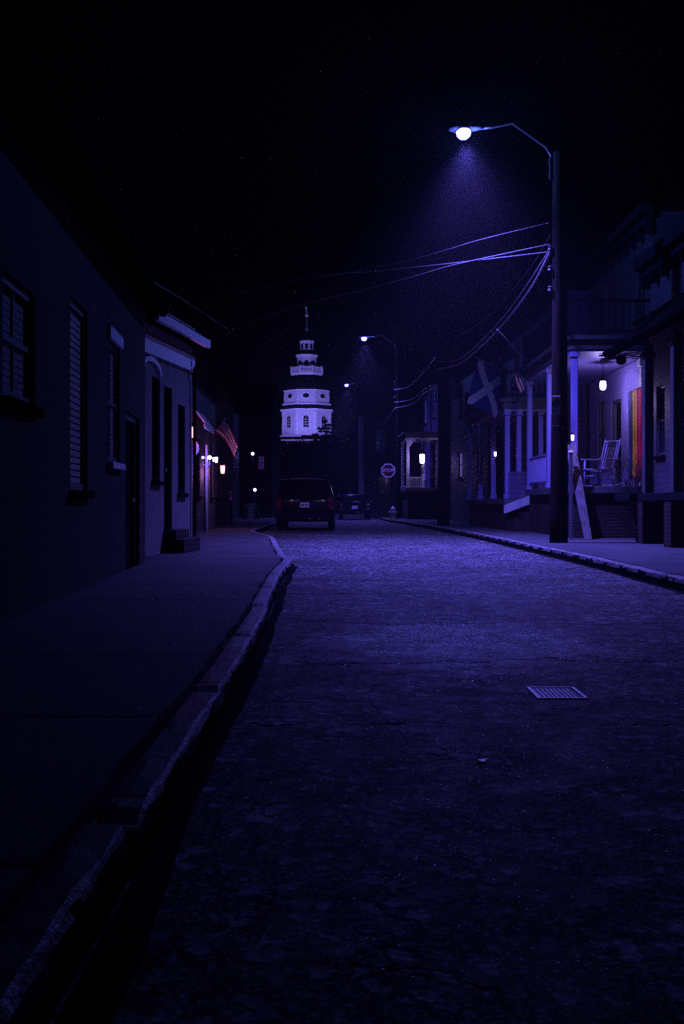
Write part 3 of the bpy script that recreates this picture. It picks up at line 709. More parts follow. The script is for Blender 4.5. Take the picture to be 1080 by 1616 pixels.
for k in range(9):
    for zz in (9.0, 12.6):
        b = NB(); bbox(b, -14.6+k*3.5, -13.2+k*3.5, -14.1, -13.96, zz, zz+2.2, .03, 1, M); obj('window', b, GLASS, SB)
octwall('lower_drum', 75, 689, 651, STATEW, (.8, sz(677.5), sz(658.5)))
octa('lower_cornice', [(75.5, 651.4), (79, 651), (82.5, 649.2), (83, 648.2), (80, 648)], WHITE)
octa('attic_roof', [(79, 647.95), (76.5, 641.8)], DOMER)
octa('attic_ledge', [(74, 641.7), (75.5, 640.8), (75.5, 638.8), (70.5, 638.6)], WHITE)
octwall('upper_drum', 70, 638.5, 619.5, STATEW, (.8, sz(630.5), sz(624.8)))
octa('upper_cornice', [(70.2, 619.6), (71.6, 619), (72, 618), (69.5, 617.8)], WHITE)
octa('dome', [(68.5, 617.7), (66.5, 613), (63, 607), (57, 601), (50.5, 596.5), (46, 594)], DOMER)
octa('balcony', [(45, 593.9), (49.5, 592.2), (50.5, 590), (50, 589.4), (42, 589.3)], WHITE)
for k in range(8):
    fr = side_fr(47.5, k); ss = 47.5/ppm*math.tan(PI/8); b = NB()
    fr.box(b, -ss/2, ss/2, -.12, .12, sz(582.7), sz(580.9)); fr.box(b, -ss/2, ss/2, -.1, .1, sz(589.2), sz(588))
    nb = 9
    for q in range(nb): fr.box(b, -ss/2+ss*(q+.5)/nb-.09, -ss/2+ss*(q+.5)/nb+.09, -.08, .08, sz(588)+.002, sz(582.7)-.002)
    fr.box(b, -ss/2-.18, -ss/2+.18, -.2, .2, sz(589.25), sz(579.5)); obj('balustrade', b, WHITE, SB)
octwall('lower_lantern', 29.5, 589.2, 564, STATEW, (.55, sz(580), sz(570.5)))
octa('lantern_cornice', [(30, 564.4), (33, 563), (34.5, 561.2), (32, 560.8)], WHITE)
octa('lantern_roof', [(31, 560.7), (27, 557), (22, 553.5)], DOMER)
octwall('upper_lantern', 20.5, 554, 541, STATEW, (.38, sz(551.5), sz(544)))
octa('lantern_cornice', [(20.8, 541.3), (22.4, 540.4), (22.6, 538.6), (20.5, 538.3)], WHITE)
octa('cupola_dome', [(19.5, 538.2), (18, 534), (14, 529.5), (8, 526), (3.6, 523.5), (3.2, 520)], DOMER)
b = NB(); lathe(b, [(.33, sz(522)), (.45, sz(520.5)), (.28, sz(518.5)), (.4, sz(516.5)), (.2, sz(515)), (.16, sz(506)), (.14, sz(500))], 12, (SX, SY, 0)); sp = obj('spire', b, mat('spire_lead', (.16, .16, .17), .6), SB, True)
b = NB(); lathe(b, [(.1, sz(500.2)), (.35, sz(499.4)), (.45, sz(497.5)), (.38, sz(495.6)), (.1, sz(494.4))], 14, (SX, SY, 0)); obj('finial_ball', b, WHITE, sp, True)
b = NB(); tube(b, [(SX, SY, sz(494.5)), (SX-.25, SY, sz(481))], [.1, .05], 8); lathe(b, [(.05, -.35), (.26, -.15), (.26, .15), (.05, .35)], 10, (SX-.2, SY, sz(485))); obj('lightning_rod', b, WHITE, sp, True)
ss1 = 75/ppm*math.tan(PI/8)
for k in range(8):
    fr = side_fr(75, k)
    b = NB(); prism(b, arch_poly(1.0, sz(678), sz(657)), -.02, .10, lambda a, z, d: fr.p(a, d, z)); w = obj('window', b, WHITE, SB)
    b = NB(); prism(b, arch_poly(.68, sz(677), sz(658.6)), .102, .13, lambda a, z, d: fr.p(a, d, z)); obj('pane', b, GLASS, w)
    b = NB()
    for q in range(1, 4): z = sz(676.3)+q*(sz(661)-sz(676.3))/4; fr.box(b, -.66, .66, .131, .16, z-.04, z+.04)
    fr.box(b, -.035, .035, .131, .155, sz(676.3), sz(660.4)); obj('glazing_bar', b, WHITE, w)
    fr = side_fr(70, k); zc = sz(627.6)
    ell = lambda rx, rz: [(rx*math.cos(2*PI*q/24), zc+rz*math.sin(2*PI*q/24)) for q in range(24)]
    b = NB(); prism(b, ell(1.25, .92), -.02, .12, lambda a, z, d: fr.p(a, d, z)); w = obj('window', b, WHITE, SB)
    b = NB(); prism(b, ell(.85, .58), .122, .15, lambda a, z, d: fr.p(a, d, z)); obj('pane', b, GLASS, w)
    fr = side_fr(75, k)
    for s in (-1, 1):
        b = NB(); fr.box(b, s*(ss1/2-.35)-.25, s*(ss1/2-.35)+.25, .004, .12, sz(688), sz(652)); obj('corner_pilaster', b, WHITE, SB)
    fr = side_fr(29.5, k); b = NB(); prism(b, arch_poly(.56, sz(581), sz(569.8)), -.31, .03, lambda a, z, d: fr.p(a, d, z)); obj('lantern_window', b, GLASS, SB)
    fr = side_fr(20.5, k); b = NB(); prism(b, arch_poly(.4, sz(552), sz(543.5)), -.31, .03, lambda a, z, d: fr.p(a, d, z)); obj('lantern_window', b, GLASS, SB)
# floodlights standing on the main roof
for i, (dx, dy) in enumerate(((-12, -32), (10, -34), (-30, -10), (30, -12))):
    fl = thing('floodlight', ['black floodlight on the roof corner aimed at the front of the dome', 'black floodlight on the roof in front of the dome under the evergreen', 'black floodlight west of the dome aimed at its shaded side', 'black floodlight east of the dome aimed at its far side'][i], 'floodlight', (SX+dx, SY+dy, 14), 'floodlights around the dome')
    b = NB(); o_ = V((SX+dx, SY+dy, 14)); bbox(b, o_.x-.3, o_.x+.3, o_.y-.12, o_.y+.1, 14.3, 14.8, .03); tube(b, [o_-V((0, 0, 6)), o_+V((0, 0, .3))], .06, 8); obj('housing', b, IRON, fl)
    b = NB(); box(b, o_.x-.25, o_.x+.25, o_.y+.101, o_.y+.12, 14.35, 14.75); obj('lens', b, LAMPW, fl)
    light('SPOT', 'floodlight_beam', o_+V((0, .3, .55)), (32000, 32000, 7000, 7000)[i], (.25, .2, 1.0), .4, (SX, SY, sz(590 if i < 2 else 620)), 60, .6, fl)

# ================================================================== trees by the state house
def evergreen(name, label, x, y, z, h, r, seed, lay=15, top=.05, group='evergreens below the dome', dens=1.0):
    rnd = random.Random(seed); t = thing(name, label, 'tree', (x, y, z), group)
    b = NB(); tube(b, [(x, y, z-.5), (x+.1, y, z+h*.5), (x, y, z+h*.97)], [h*.022, h*.014, .03], 8); tr = obj('trunk', b, BARK, t)
    b = NB()
    for L in range(lay):
        f = L/lay; zz = z+h*(.12+.86*f); rr = r*(1-f)**.8*rnd.uniform(.75, 1.1)+.25
        nb = max(5, int(11*(1-f)*dens)+3)
        for k in range(nb):
            an = rnd.uniform(0, 2*PI); ln = rr*rnd.uniform(.6, 1.12); d = V((math.cos(an), math.sin(an), 0))
            droop = rnd.uniform(-.18, .1)
            n = int(6+ln*3.2*dens)
            for q in range(n):
                s = rnd.uniform(.15, 1)
                c = V((x, y, zz))+d*ln*s+V((0, 0, droop*ln*s*s))+V((-d.y, d.x, 0))*rnd.uniform(-1, 1)*.22*ln*(1.1-s)+V((0, 0, rnd.uniform(-.12, .12)))
                w = rnd.uniform(.25, .6)*(h/14); e = V((rnd.uniform(-1, 1), rnd.uniform(-1, 1), rnd.uniform(-.25, .25))).normalized()*w
                g_ = V((rnd.uniform(-.6, .6), rnd.uniform(-.6, .6), rnd.uniform(.2, .8))).normalized()*w*.35
                quad(b, c-e, c-g_, c+e, c+g_)
    obj('crown', b, LEAF, t, doubles=False, recalc=False)
def leafy(name, label, x, y, z, h, r, seed, group='dark round trees below the dome'):
    rnd = random.Random(seed); t = thing(name, label, 'tree', (x, y, z), group)
    b = NB(); tube(b, [(x, y, z-.5), (x+.15, y, z+h*.35), (x, y, z+h*.7)], [h*.03, h*.02, h*.008], 8)
    cl = []
    for k in range(16):
        an = rnd.uniform(0, 2*PI); ph = rnd.uniform(-.5, 1.2); c = V((x+r*.7*math.cos(an)*math.cos(ph), y+r*.7*math.sin(an)*math.cos(ph), z+h*.62+h*.3*math.sin(ph))); cl.append(c)
        tube(b, [(x, y, z+h*rnd.uniform(.3, .5)), (V((x, y, z+h*.5))+c)/2, c], [h*.012, h*.008, .02], 5)
    obj('trunk', b, BARK, t)
    b = NB()
    for c in cl:
        rr = r*rnd.uniform(.3, .5)
        for q in range(150):
            p = V((rnd.gauss(0, 1), rnd.gauss(0, 1), rnd.gauss(0, 1))).normalized()*rr*rnd.uniform(.5, 1.15)
            e = V((rnd.uniform(-1, 1), rnd.uniform(-1, 1), rnd.uniform(-1, 1))).normalized()*rnd.uniform(.15, .35); g_ = e.orthogonal().normalized()*e.length*.5
            quad(b, c+p-e, c+p-g_, c+p+e, c+p+g_)
    obj('crown', b, LEAF, t, doubles=False, recalc=False)
q = P(514, 700, 165); evergreen('evergreen_tree', 'spreading dark evergreen whose flat boughs cross the foot of the white tower', q.x, 165, 0.3, 14.9, 5.0, 5, 22, dens=1.4)
q = P(498, 700, 168); evergreen('evergreen_tree', 'shorter dark evergreen just below the lit roof edge of the dome building', q.x, 170, .3, 13.0, 4.6, 6, 20, dens=1.3)
q = P(540, 700, 150); evergreen('evergreen_tree', 'slim dark evergreen rising beside the spreading one, clear of the tower', q.x, 150, .2, 11.2, 3.4, 8, 14)
for i, (px, Y, h, lb) in enumerate(((440, 135, 9.0, 'round dark tree under the pale roof edge of the dome building'), (468, 128, 8.4, 'round dark tree rising above the roof of the black van'), (565, 118, 9.0, 'round dark tree below the farthest street lamp'), (410, 110, 8.2, 'round dark tree behind the brick house across the cross street'), (520, 120, 8.0, 'low round dark tree above the small parked car'))):
    q = P(px, 800, Y); leafy('round_tree', lb, q.x, Y, 0, h, h*.46, 20+i)

# ================================================================== poles, lamps and wires
def street_lamp(label, base, top_z, lamp, dia, power, spot_ang=146, glow=.06, group='utility poles with street lamps'):
    x, y = base; t = thing('street_lamp', label, 'street lamp', (x, y, PV), group); rnd = random.Random(int(y))
    b = NB(); n = 14; pts = []; rs = []
    for k in range(n): f = k/(n-1); pts.append((x+.02*math.sin(3*f), y, PV-.1+(top_z-PV+.1)*f)); rs.append(dia/2*(1-.32*f))
    tube(b, pts, rs, 14); obj('pole', b, WOOD, t, True)
    lx, ly, lz = lamp; d = V((lx-x, ly-y, 0)).normalized(); r = dia/2*.7
    b = NB(); A = V((x, y, top_z-.45))+d*r; E = V((lx, ly, lz+.06))-d*.28
    tube(b, [A, A+V((0, 0, .38))+d*.02, A+V((0, 0, .55))+d*.12, A.lerp(E, .55)+V((0, 0, .42+.1)), E+V((0, 0, .02))-d*.25, E], .028, 8)
    obj('lamp_arm', b, STEEL, t, True)
    b = NB()
    for z in (-.46, -.2): tube(b, [V((x, y, top_z+z))+d*(r*.2), V((x, y, top_z+z))+d*(r+.06)], .05, 8)
    box(b, x-r*.4+d.x*r, x+r*.4+d.x*r, y+d.y*r-.03, y+d.y*r+.03, top_z-.55, top_z-.1); obj('bracket', b, STEEL, t)
    b = NB(); Mh = Matrix.Translation((lx, ly, lz)) @ Matrix.Rotation(math.atan2(d.y, d.x), 4, 'Z') @ Matrix.Rotation(PI/2, 4, 'Y')
    # cobra head: a flattened tapering shell along the arm
    prof = [(.05, -.36), (.075, -.26), (.12, -.12), (.155, .05), (.15, .2), (.10, .31), (.03, .35)]
    rings = []
    for rr, s in prof:
        rings.append([b.verts.new(V((lx, ly, lz+.07))+d*s*(1)+V((-d.y, d.x, 0))*rr*math.cos(2*PI*k/14)+V((0, 0, rr*.55*math.sin(2*PI*k/14)))) for k in range(14)])
    for i in range(len(rings)-1):
        for k in range(14): b.faces.new((rings[i][k], rings[i][(k+1) % 14], rings[i+1][(k+1) % 14], rings[i+1][k]))
    b.faces.new(rings[0][::-1]); b.faces.new(rings[-1]); hd = obj('lamp_head', b, STEEL, t, True)
    b = NB(); lathe(b, [(.02, -.15), (.08, -.14), (.13, -.09), (.15, -.02), (.14, .02)], 16, (lx+d.x*.04, ly+d.y*.04, lz)); obj('lens', b, LENS1, hd, True)
    b = NB(); lathe(b, [(.04, 0), (.045, .05), (.04, .09), (.01, .1)], 10, (lx, ly, lz+.15)); obj('photocell', b, IRON, hd, True)
    so = light('SPOT', 'street_lamp_light', (lx, ly, lz-.27), power, BLUE, .1, None, spot_ang, .7, t); so.scale = (.38, 1, 1)   # roadway optics throw along the street
    light('POINT', 'street_lamp_glow', (lx, ly, lz-.27), power*glow, (.10, .16, 1.0), .1, None, parent=t)
    for z in (top_z-1.9, top_z-2.3, top_z-2.7):
        b = NB(); lathe(b, [(.02, -.05), (.045, -.04), (.03, 0), (.045, .03), (.02, .05)], 10, (x-dia*.5, y-dia*.1, z)); tube(b, [(x-dia*.5, y-dia*.1, z), (x, y, z)], .012, 6); obj('insulator', b, GREYP, t)
    return t
PX, PY = P(882, 800, 20).x, 20.0
LAMP1 = P(735, 207, 20)
street_lamp('tall wooden pole with long curved arm and brilliant street lamp by the lit porch', (PX, PY), P(0, 240, 20).z, LAMP1, .36, 15000)
P2 = P(629, 800, 53)
LAMP2 = P(576, 533, 53)
street_lamp('wooden pole with lit street lamp standing beside the stop sign', (P2.x, 53), P(0, 545, 53).z, LAMP2, .40, 6000)
P3 = P(584, 800, 78); LAMP3 = P(548, 607, 78)
street_lamp('farthest wooden pole with small lit street lamp beyond the cross street', (P3.x, 78), P(0, 612, 78).z, LAMP3, .34, 3500)
PM = P(700, 800, 36)
t = thing('utility_pole', 'short thick wooden pole without lamp where the sagging cables meet', 'pole', (PM.x, 36, PV), 'utility poles')
b = NB(); tube(b, [(PM.x, 36, 0), (PM.x+.02, 36, 3), (PM.x-.02, 36, P(0, 560, 36).z)], [.22, .2, .17], 14); obj('pole', b, WOOD, t, True)
b = NB(); lathe(b, [(.03, 0), (.2, .02), (.22, .08), (.22, .62), (.18, .7), (.05, .72)], 16, (PM.x+.36, 35.9, 4.6)); tube(b, [(PM.x+.1, 36, 5.1), (PM.x+.36, 35.9, 5.1)], .03, 6); obj('transformer', b, GREYP, t, True)
for z in (P(0, 571, 36).z, P(0, 584, 36).z):
    b = NB(); tube(b, [(PM.x-.25, 35.9, z), (PM.x, 36, z)], .02, 6); lathe(b, [(.02, -.05), (.05, -.03), (.03, 0), (.05, .03), (.02, .05)], 10, (PM.x-.26, 35.9, z)); obj('insulator', b, GREYP, t)

def wire(label, pts, r=.009, sag=0, n=24, m=None, group='overhead wires', name='overhead_wire'):
    pts = [V(p) for p in pts]; out = []
    if len(pts) == 2: out = [pts[0].lerp(pts[1], k/n)-V((0, 0, 4*sag*(k/n)*(1-k/n))) for k in range(n+1)]
    else:
        for i in range(len(pts)-1):
            p0, p1, p2, p3 = pts[max(i-1, 0)], pts[i], pts[i+1], pts[min(i+2, len(pts)-1)]
            for k in range(12):
                s = k/12; out.append(.5*((2*p1)+(p2-p0)*s+(2*p0-5*p1+4*p2-p3)*s*s+(3*p1-p0-3*p2+p3)*s**3))
        out.append(pts[-1])
    b = NB(); tube(b, out, r, 6); tag(obj(name, b, m or (CABLE if 'cable' in label or 'service' in label else WIREM), smooth=True), label, 'wire', group)
hp = lambda y: V((PX-.17, PY-.05, P(0, y, 20).z))
mp = lambda y: V((PM.x-.26, 35.9, P(0, y, 36).z))
p2p = lambda y: V((P2.x-.2, 52.95, P(0, y, 53).z))
wire('upper bright wire crossing the street under the nearest lamp', [P(310, 482, 32), P(470, 440, 27.1), P(590, 428, 24.5), P(660, 421, 23.2), P(733, 413, 22), hp(398)], .010)
wire('lower bright wire crossing the street under the nearest lamp', [P(310, 548, 32), P(440, 492, 28), P(575, 457, 24.8), P(650, 437, 23.4), P(720, 417, 22.2), hp(386)], .010)
wire('faint slack wire just above the two bright ones', [P(330, 470, 33), P(560, 428, 25.5), P(640, 412, 23.8), P(705, 394, 22.4), P(762, 377, 21.4), hp(352)], .006)
wire('thick sagging cable between the two nearest wooden poles', [hp(398), P(838, 455, 22.5), P(800, 505, 26), P(762, 545, 30), P(725, 574, 33.5), mp(584)], .028)
wire('thin sagging cable just above the thick one between the nearest poles', [hp(392), P(835, 445, 22.5), P(795, 500, 26), P(755, 543, 30), P(725, 567, 33), P(705, 571, 35), mp(569)], .013)
wire('high thin wire from the lit lamp pole to the short pole', [hp(372), P(830, 432, 22.5), P(770, 500, 27), P(725, 530, 32), P(695, 546, 35), mp(562)], .009)
wire('upper cable drooping from short pole to stop sign pole', [mp(563), P(668, 588, 42), P(645, 610, 48), p2p(615)], .014)
wire('middle cable drooping from short pole to stop sign pole', [mp(608), P(672, 613, 42), P(650, 630, 48), p2p(635)], .014)
wire('lowest cable drooping from short pole to stop sign pole', [mp(611), P(668, 622, 42), P(650, 638, 48), p2p(644)], .014)
wire('slack cable looping beyond the stop sign pole', [p2p(645), P(603, 670, 60), P(590, 655, 70), V((P3.x, 78, P(0, 640, 78).z))], .012)
wire('service wire swooping to the violet porch house', [P(785, 520, 24), P(800, 535, 25), P(822, 560, 26.5), P(850, 578, 28), P(866, 592, 29)], .013)
wire('dim wire from the brick house gutter over the far pavement', [P(170, 395, 12), P(235, 440, 18), P(300, 480, 26), P(360, 520, 34)], .011)

# signs
t = thing('stop_sign', 'red octagonal stop sign on a thin post beside the wooden pole', 'sign', (*P(613, 800, 55).xy, PV))
c = P(613, 742.5, 55); b = NB(); prism(b, [(.405*math.cos(OCT+k*PI/4), .405*math.sin(OCT+k*PI/4)) for k in range(8)], 0, .012, lambda a, z, d: c+V((a, d, z))); pl = obj('face', b, SIGNR, t)
b = NB()
for k in range(8):
    a0, a1 = OCT+k*PI/4, OCT+(k+1)*PI/4
    prism(b, [(.395*math.cos(a0), .395*math.sin(a0)), (.395*math.cos(a1), .395*math.sin(a1)), (.35*math.cos(a1), .35*math.sin(a1)), (.35*math.cos(a0), .35*math.sin(a0))], -.004, -.0005, lambda a, z, d: c+V((a, d, z)))
obj('border', b, SIGNW, pl)
text_mesh('STOP', .255, 'lettering', SIGNW, Matrix.Translation(c+V((0, -.004, 0))) @ Matrix.Rotation(PI/2, 4, 'X'), pl)
b = NB(); tube(b, [(c.x, 55.045, PV-.05), (c.x, 55.045, c.z+.45)], .03, 8); obj('post', b, STEEL, t)
c = V((PX-.1, PY-.215, P(0, 641, 20).z)); t = thing('parking_sign', 'small no parking sign fixed to the nearest wooden pole', 'sign', c)
b = NB(); bbox(b, c.x-.09, c.x+.09, c.y, c.y+.012, c.z-.18, c.z+.18, .004); pl = obj('plate', b, OFFWHITE, t)
text_mesh('P', .16, 'lettering', DARKP, Matrix.Translation(c+V((0, -.003, .06))) @ Matrix.Rotation(PI/2, 4, 'X'), pl)
b = NB(); bm_t = [(c+V((.075*math.cos(2*PI*k/24), -.006, .06+.075*math.sin(2*PI*k/24)))) for k in range(25)]; tube(b, bm_t, .007, 6, False)
tube(b, [c+V((-.053, -.006, .113)), c+V((.053, -.006, .007))], .007, 6); obj('ring', b, SIGNR, pl)
c2 = V((PX-.1, PY-.21, P(0, 676, 20).z)); t = thing('tag_plate', 'tiny metal tag nailed to the nearest wooden pole below the sign', 'tag', c2); b = NB(); bbox(b, c2.x-.06, c2.x+.06, c2.y, c2.y+.008, c2.z-.035, c2.z+.035, .003); obj('plate', b, STEEL, t)

# ================================================================== things on the porches
def pendant(label, c, zc, power, col=(.45, .35, 1.0)):
    t = thing('pendant_lamp', label, 'lamp', c)
    b = NB(); tube(b, [c+V((0, 0, .14)), (c.x, c.y, zc-.02)], .008, 6); obj('cord', b, IRON, t)
    b = NB(); lathe(b, [(.09, -.035), (.1, -.02), (.09, -.003)], 16, (c.x, c.y, zc)); obj('ceiling_plate', b, WHITE, t, True)
    b = NB(); lathe(b, [(.02, .17), (.05, .155), (.068, .12), (.068, .1)], 14, c); obj('cap', b, IRON, t, True)
    b = NB(); lathe(b, [(.02, -.11), (.05, -.1), (.07, -.06), (.075, 0), (.07, .06), (.06, .099)], 16, c); g_ = obj('globe', b, PORCHL, t, True)
    light('POINT', 'pendant_light', c-V((0, 0, .17)), power*1.7, col, .05, None, parent=t)
pendant('white globe lamp hanging from the bright porch ceiling above the rocker', P(952, 608, 24.2), 4.28, 60)
c = P(981, 566, 23.1)
t = thing('ceiling_fan', 'dark ceiling fan with broad blades at the near end of the bright porch', 'fan', (c.x, c.y, c.z))
b = NB(); lathe(b, [(.03, -.14), (.1, -.11), (.12, -.03), (.1, .06), (.04, .1)], 16, c); tube(b, [c+V((0, 0, .08)), (c.x, c.y, 4.275)], .02, 8); obj('motor', b, IRON, t, True)
for k in range(4):
    an = .5+k*PI/2; d = V((math.cos(an), math.sin(an), 0)); e = V((-d.y, d.x, .12)); b = NB()
    prism(b, [(.11, -.03), (.22, -.065), (.62, -.075), (.66, 0), (.62, .075), (.22, .065), (.11, .03)], .03, .045, lambda a, w, h_: c+d*a+e*w+V((0, 0, h_))); obj('blade', b, DARKP, t)
def lantern(label, c, m, power, col, n=V((1, 0, 0)), s=1.0, group='small wall lanterns'):
    t = thing('wall_lantern', label, 'lantern', c, group); s_ = s
    b = NB(); lathe(b, [(.03*s, -.14*s), (.055*s, -.11*s), (.065*s, .08*s), (.055*s, .1*s)], 8, c); g_ = obj('globe', b, m, t, True)
    b = NB(); lathe(b, [(.09*s, .101*s), (.06*s, .16*s), (.01, .2*s)], 8, c); lathe(b, [(.01, -.19*s), (.04*s, -.16*s), (.05*s, -.141*s)], 8, c)
    tube(b, [c+V((0, 0, .17*s)), c-n*.08+V((0, 0, .2*s)), c-n*.16+V((0, 0, .05*s))], .012, 6); obj('cap', b, IRON, t, True)
    if power: light('POINT', 'lantern_light', c+n*.12*s, power, col, .04, None, parent=t)
RED = (1.0, .12, .28)
lantern('amber glowing lantern on the row house under the pale awning', P(303.5, 681, 26), AMBER, 18, (.85, .12, .6), s=1.15)
lantern('amber glowing lantern on the row house wall below the striped flag', P(351.5, 740, 30.6), AMBER, 42, (.85, .3, .95), s=1.0)
lantern('first small bluish lamp on the row house wall beyond the globe lamp post', P(337.5, 724.5, 29.6), LAMPW, 1, BLUE, s=.5)
lantern('second small bluish lamp on the row house wall, farther along', P(341.5, 725, 31), LAMPW, 1.5, BLUE, s=.7)
lantern('lit lantern on the street post of the bright porch', P(904, 690, 22.1), PORCHL, 5, (.9, .4, 1.0), n=V((0, -1, 0)), s=.5)
lantern('pinpoint door lamp on the dark clapboard house', P(700, 715, 40.5), LAMPW, .6, BLUE, n=V((-1, 0, 0)), s=.5)
lantern('pinpoint lamp beside the violet porch posts', P(782, 716, 30.6), LAMPW, .6, BLUE, n=V((-1, 0, 0)), s=.55)
lantern('bright globe lantern on the corner house porch post', P(666.5, 723, 49.8), PORCHL, 40, (.40, .28, 1.0), n=V((0, -1, 0)), s=1.9)
# globe lamp post
c = P(326, 762, 26.8); t = thing('globe_lamp_post', 'slim white post with two glowing globes before the row house', 'lamp post', (c.x, c.y, PV))
b = NB(); zt = P(0, 702, 26.8).z; tube(b, [(c.x, c.y, PV), (c.x, c.y, zt)], [.05, .03], 10); zg = P(0, 722, 26.8).z
tube(b, [P(320.5, 730, 26.8), P(321, 733, 26.8), P(326, 735, 26.8), P(331, 733, 26.8), P(331, 729, 26.8)], .014, 6); obj('post', b, WHITE, t, True)
for px, r_ in ((320.5, .032), (331, .05)):
    g0 = P(px, 722, 26.8); b = NB(); lathe(b, [(r_*math.sin(PI*k/10)+.001, -r_*math.cos(PI*k/10)) for k in range(11)], 14, g0); obj('globe', b, LAMPW, t, True)
light('POINT', 'globe_light', P(328, 722, 26.2), 36, BLUE, .05, None, parent=t)
def yard_lamp(label, c, m, pw, r_):
    t = thing('yard_lamp', label, 'lamp post', (c.x, c.y, PV), 'far lamp posts')
    b = NB(); tube(b, [(c.x, c.y, PV-.1), c-V((0, 0, r_))], [.06, .035], 8); obj('post', b, IRON, t, True)
    b = NB(); lathe(b, [(r_*math.sin(PI*k/10)+.001, -r_*math.cos(PI*k/10)) for k in range(11)], 14, c); obj('globe', b, m, t, True)
    light('POINT', 'yard_light', c+V((0, -r_-.05, 0)), pw, BLUE, .05, None, parent=t)
yard_lamp('low lamp post with bright globe above the white gate', P(402.5, 773, 51), LAMPW, 20, .07)
yard_lamp('taller lamp post with small bright globe far down the street', P(399, 716, 60), LAMPW, 25, .085)

# rocking chair (built facing -X, then turned)
def rocker(loc, rz):
    t = thing('rocking_chair', 'white wooden rocking chair on the bright porch', 'rocking chair'); t.location = (0, 0, 0)
    for s in (-.26, .26):
        b = NB(); pts = [(-.48+.96*k/12, s, .02+.16*((k/12-.45)**2)*3.2*.35) for k in range(13)]; tube(b, pts, .019, 8); obj('rocker', b, CHAIRP, t, True)
    for x, z1 in ((-.22, .62), (.2, .42)):
        for s in (-.26, .26):
            b = NB(); tube(b, [(x, s, .04), (x, s, z1)], .02, 8); obj('leg', b, CHAIRP, t, True)
    b = NB()
    for k in range(7): bbox(b, -.27+k*.075, -.21+k*.075, -.27, .27, .40-k*.008, .42-k*.008, .004)
    obj('seat', b, CHAIRP, t)
    b = NB()
    for s in (-.25, .25): tube(b, [(.2, s, .36), (.42, s, 1.12)], .021, 8)
    for k in range(5):
        yy = -.17+k*.085; prism(b, [(yy-.022, 0), (yy+.022, 0), (yy+.022, 1), (yy-.022, 1)], -.006, .006, lambda a, h_, w: V((.225+.175*h_+w, a, .44+.6*h_)))
    tube(b, [(.405, -.26, 1.06), (.405, .26, 1.06)], .024, 8); tube(b, [(.225, -.26, .44), (.225, .26, .44)], .018, 8); obj('backrest', b, CHAIRP, t)
    for s in (-.28, .28):
        b = NB(); bbox(b, -.3, .3, s-.035, s+.035, .63, .652, .006); obj('armrest', b, CHAIRP, t)
    b = NB()
    for s in (-.26, .26): tube(b, [(-.22, s, .2), (.2, s, .2)], .012, 6)
    tube(b, [(-.22, -.26, .25), (-.22, .26, .25)], .012, 6); obj('stretcher', b, CHAIRP, t)
    t.location = loc; t.rotation_euler = (0, 0, rz)
q = P(945, 767, 23.6); rocker((q.x, 23.5, 1.292), R(28))
# plank, white post
b = NB(); A0, A1_ = P(908, 700, 21.9), P(932, 848, 21.6)
prism(b, [(0, -.13), (0, .10), (1, .085), (1, -.075)], -.02, .02, lambda s, w, h_: V((A0.x+(A1_.x-A0.x)*s+w, 22.3-.5*s+h_, A0.z+(PV+.005-A0.z)*s)))
tag(obj('leaning_plank', b, PLANK), 'pale wide plank leaning against the end of the bright porch', 'plank')
t = thing('handrail_post', 'thin white post standing beside the leaning plank', 'post', (*P(901.5, 848, 22).xy, PV)); q = P(901.5, 848, 22)
b = NB(); bbox(b, q.x-.035, q.x+.035, 21.97, 22.04, PV, 2.0, .006); obj('shaft', b, GREYP, t)
b = NB(); bbox(b, q.x-.05, q.x+.05, 21.955, 22.055, 2.001, 2.05, .01); obj('cap', b, WHITE, t)
# flags
def cloth(name, label, corners, m, bulge, waves, nu=26, nv=18, staff=None, group=None, droop=0.0):
    A, B, C_, D_ = [V(q) for q in corners]        # hoist bottom, hoist top, fly top, fly bottom
    b = NB(); uv = b.loops.layers.uv.new('UVMap'); grid = []
    nrm = (B-A).cross(D_-A).normalized()
    for i in range(nu+1):
        u = i/nu; row = []
        for j in range(nv+1):
            v = j/nv; p = A.lerp(B, v).lerp(D_.lerp(C_, v), u)
            p = p+nrm*bulge*math.sin(waves*PI*u+1.6*v)*(.25+.75*u)+V((0, 0, 1))*(droop*math.sin(PI*u))
            row.append((b.verts.new(p), (u, v)))
        grid.append(row)
    for i in range(nu):
        for j in range(nv):
            q = (grid[i][j], grid[i+1][j], grid[i+1][j+1], grid[i][j+1]); f = b.faces.new([k[0] for k in q])
            for l, k in zip(f.loops, q): l[uv].uv = k[1]
    root = thing(name, label, 'flag', A, group)
    o = obj('cloth', b, m, root, True, doubles=False, recalc=False)
    md = o.modifiers.new('thick', 'SOLIDIFY'); md.thickness = .003
    if staff:
        s0, s1 = V(staff[0]), V(staff[1]); b = NB(); tube(b, [s0, s1], .014, 8); lathe(b, [(.005, -.03), (.025, -.015), (.025, .015), (.005, .03)], 8, s1); obj('staff', b, PLANK, root, True)
cloth('striped_flag', 'stars and stripes flag drooping from a slanted staff over the far pavement', [P(336, 681, 32.6), P(353, 663, 32.2), P(377, 703, 31.4), P(371, 722, 31.6)], m_flag('stars_stripes'), .05, 1.2, staff=(P(328, 692, 33.2), P(356, 660, 32.1)), droop=.12)
cloth('striped_flag', 'small stars and stripes flag beside the violet house posts', [P(812, 590, 28.0), P(823, 580, 28.3), P(831, 612, 28.3), P(818, 622, 28.0)], bpy.data.materials['cloth_stars_stripes'], .05, 1.4, staff=(P(834, 572, 28.9), P(808, 594, 27.9)), droop=.05)
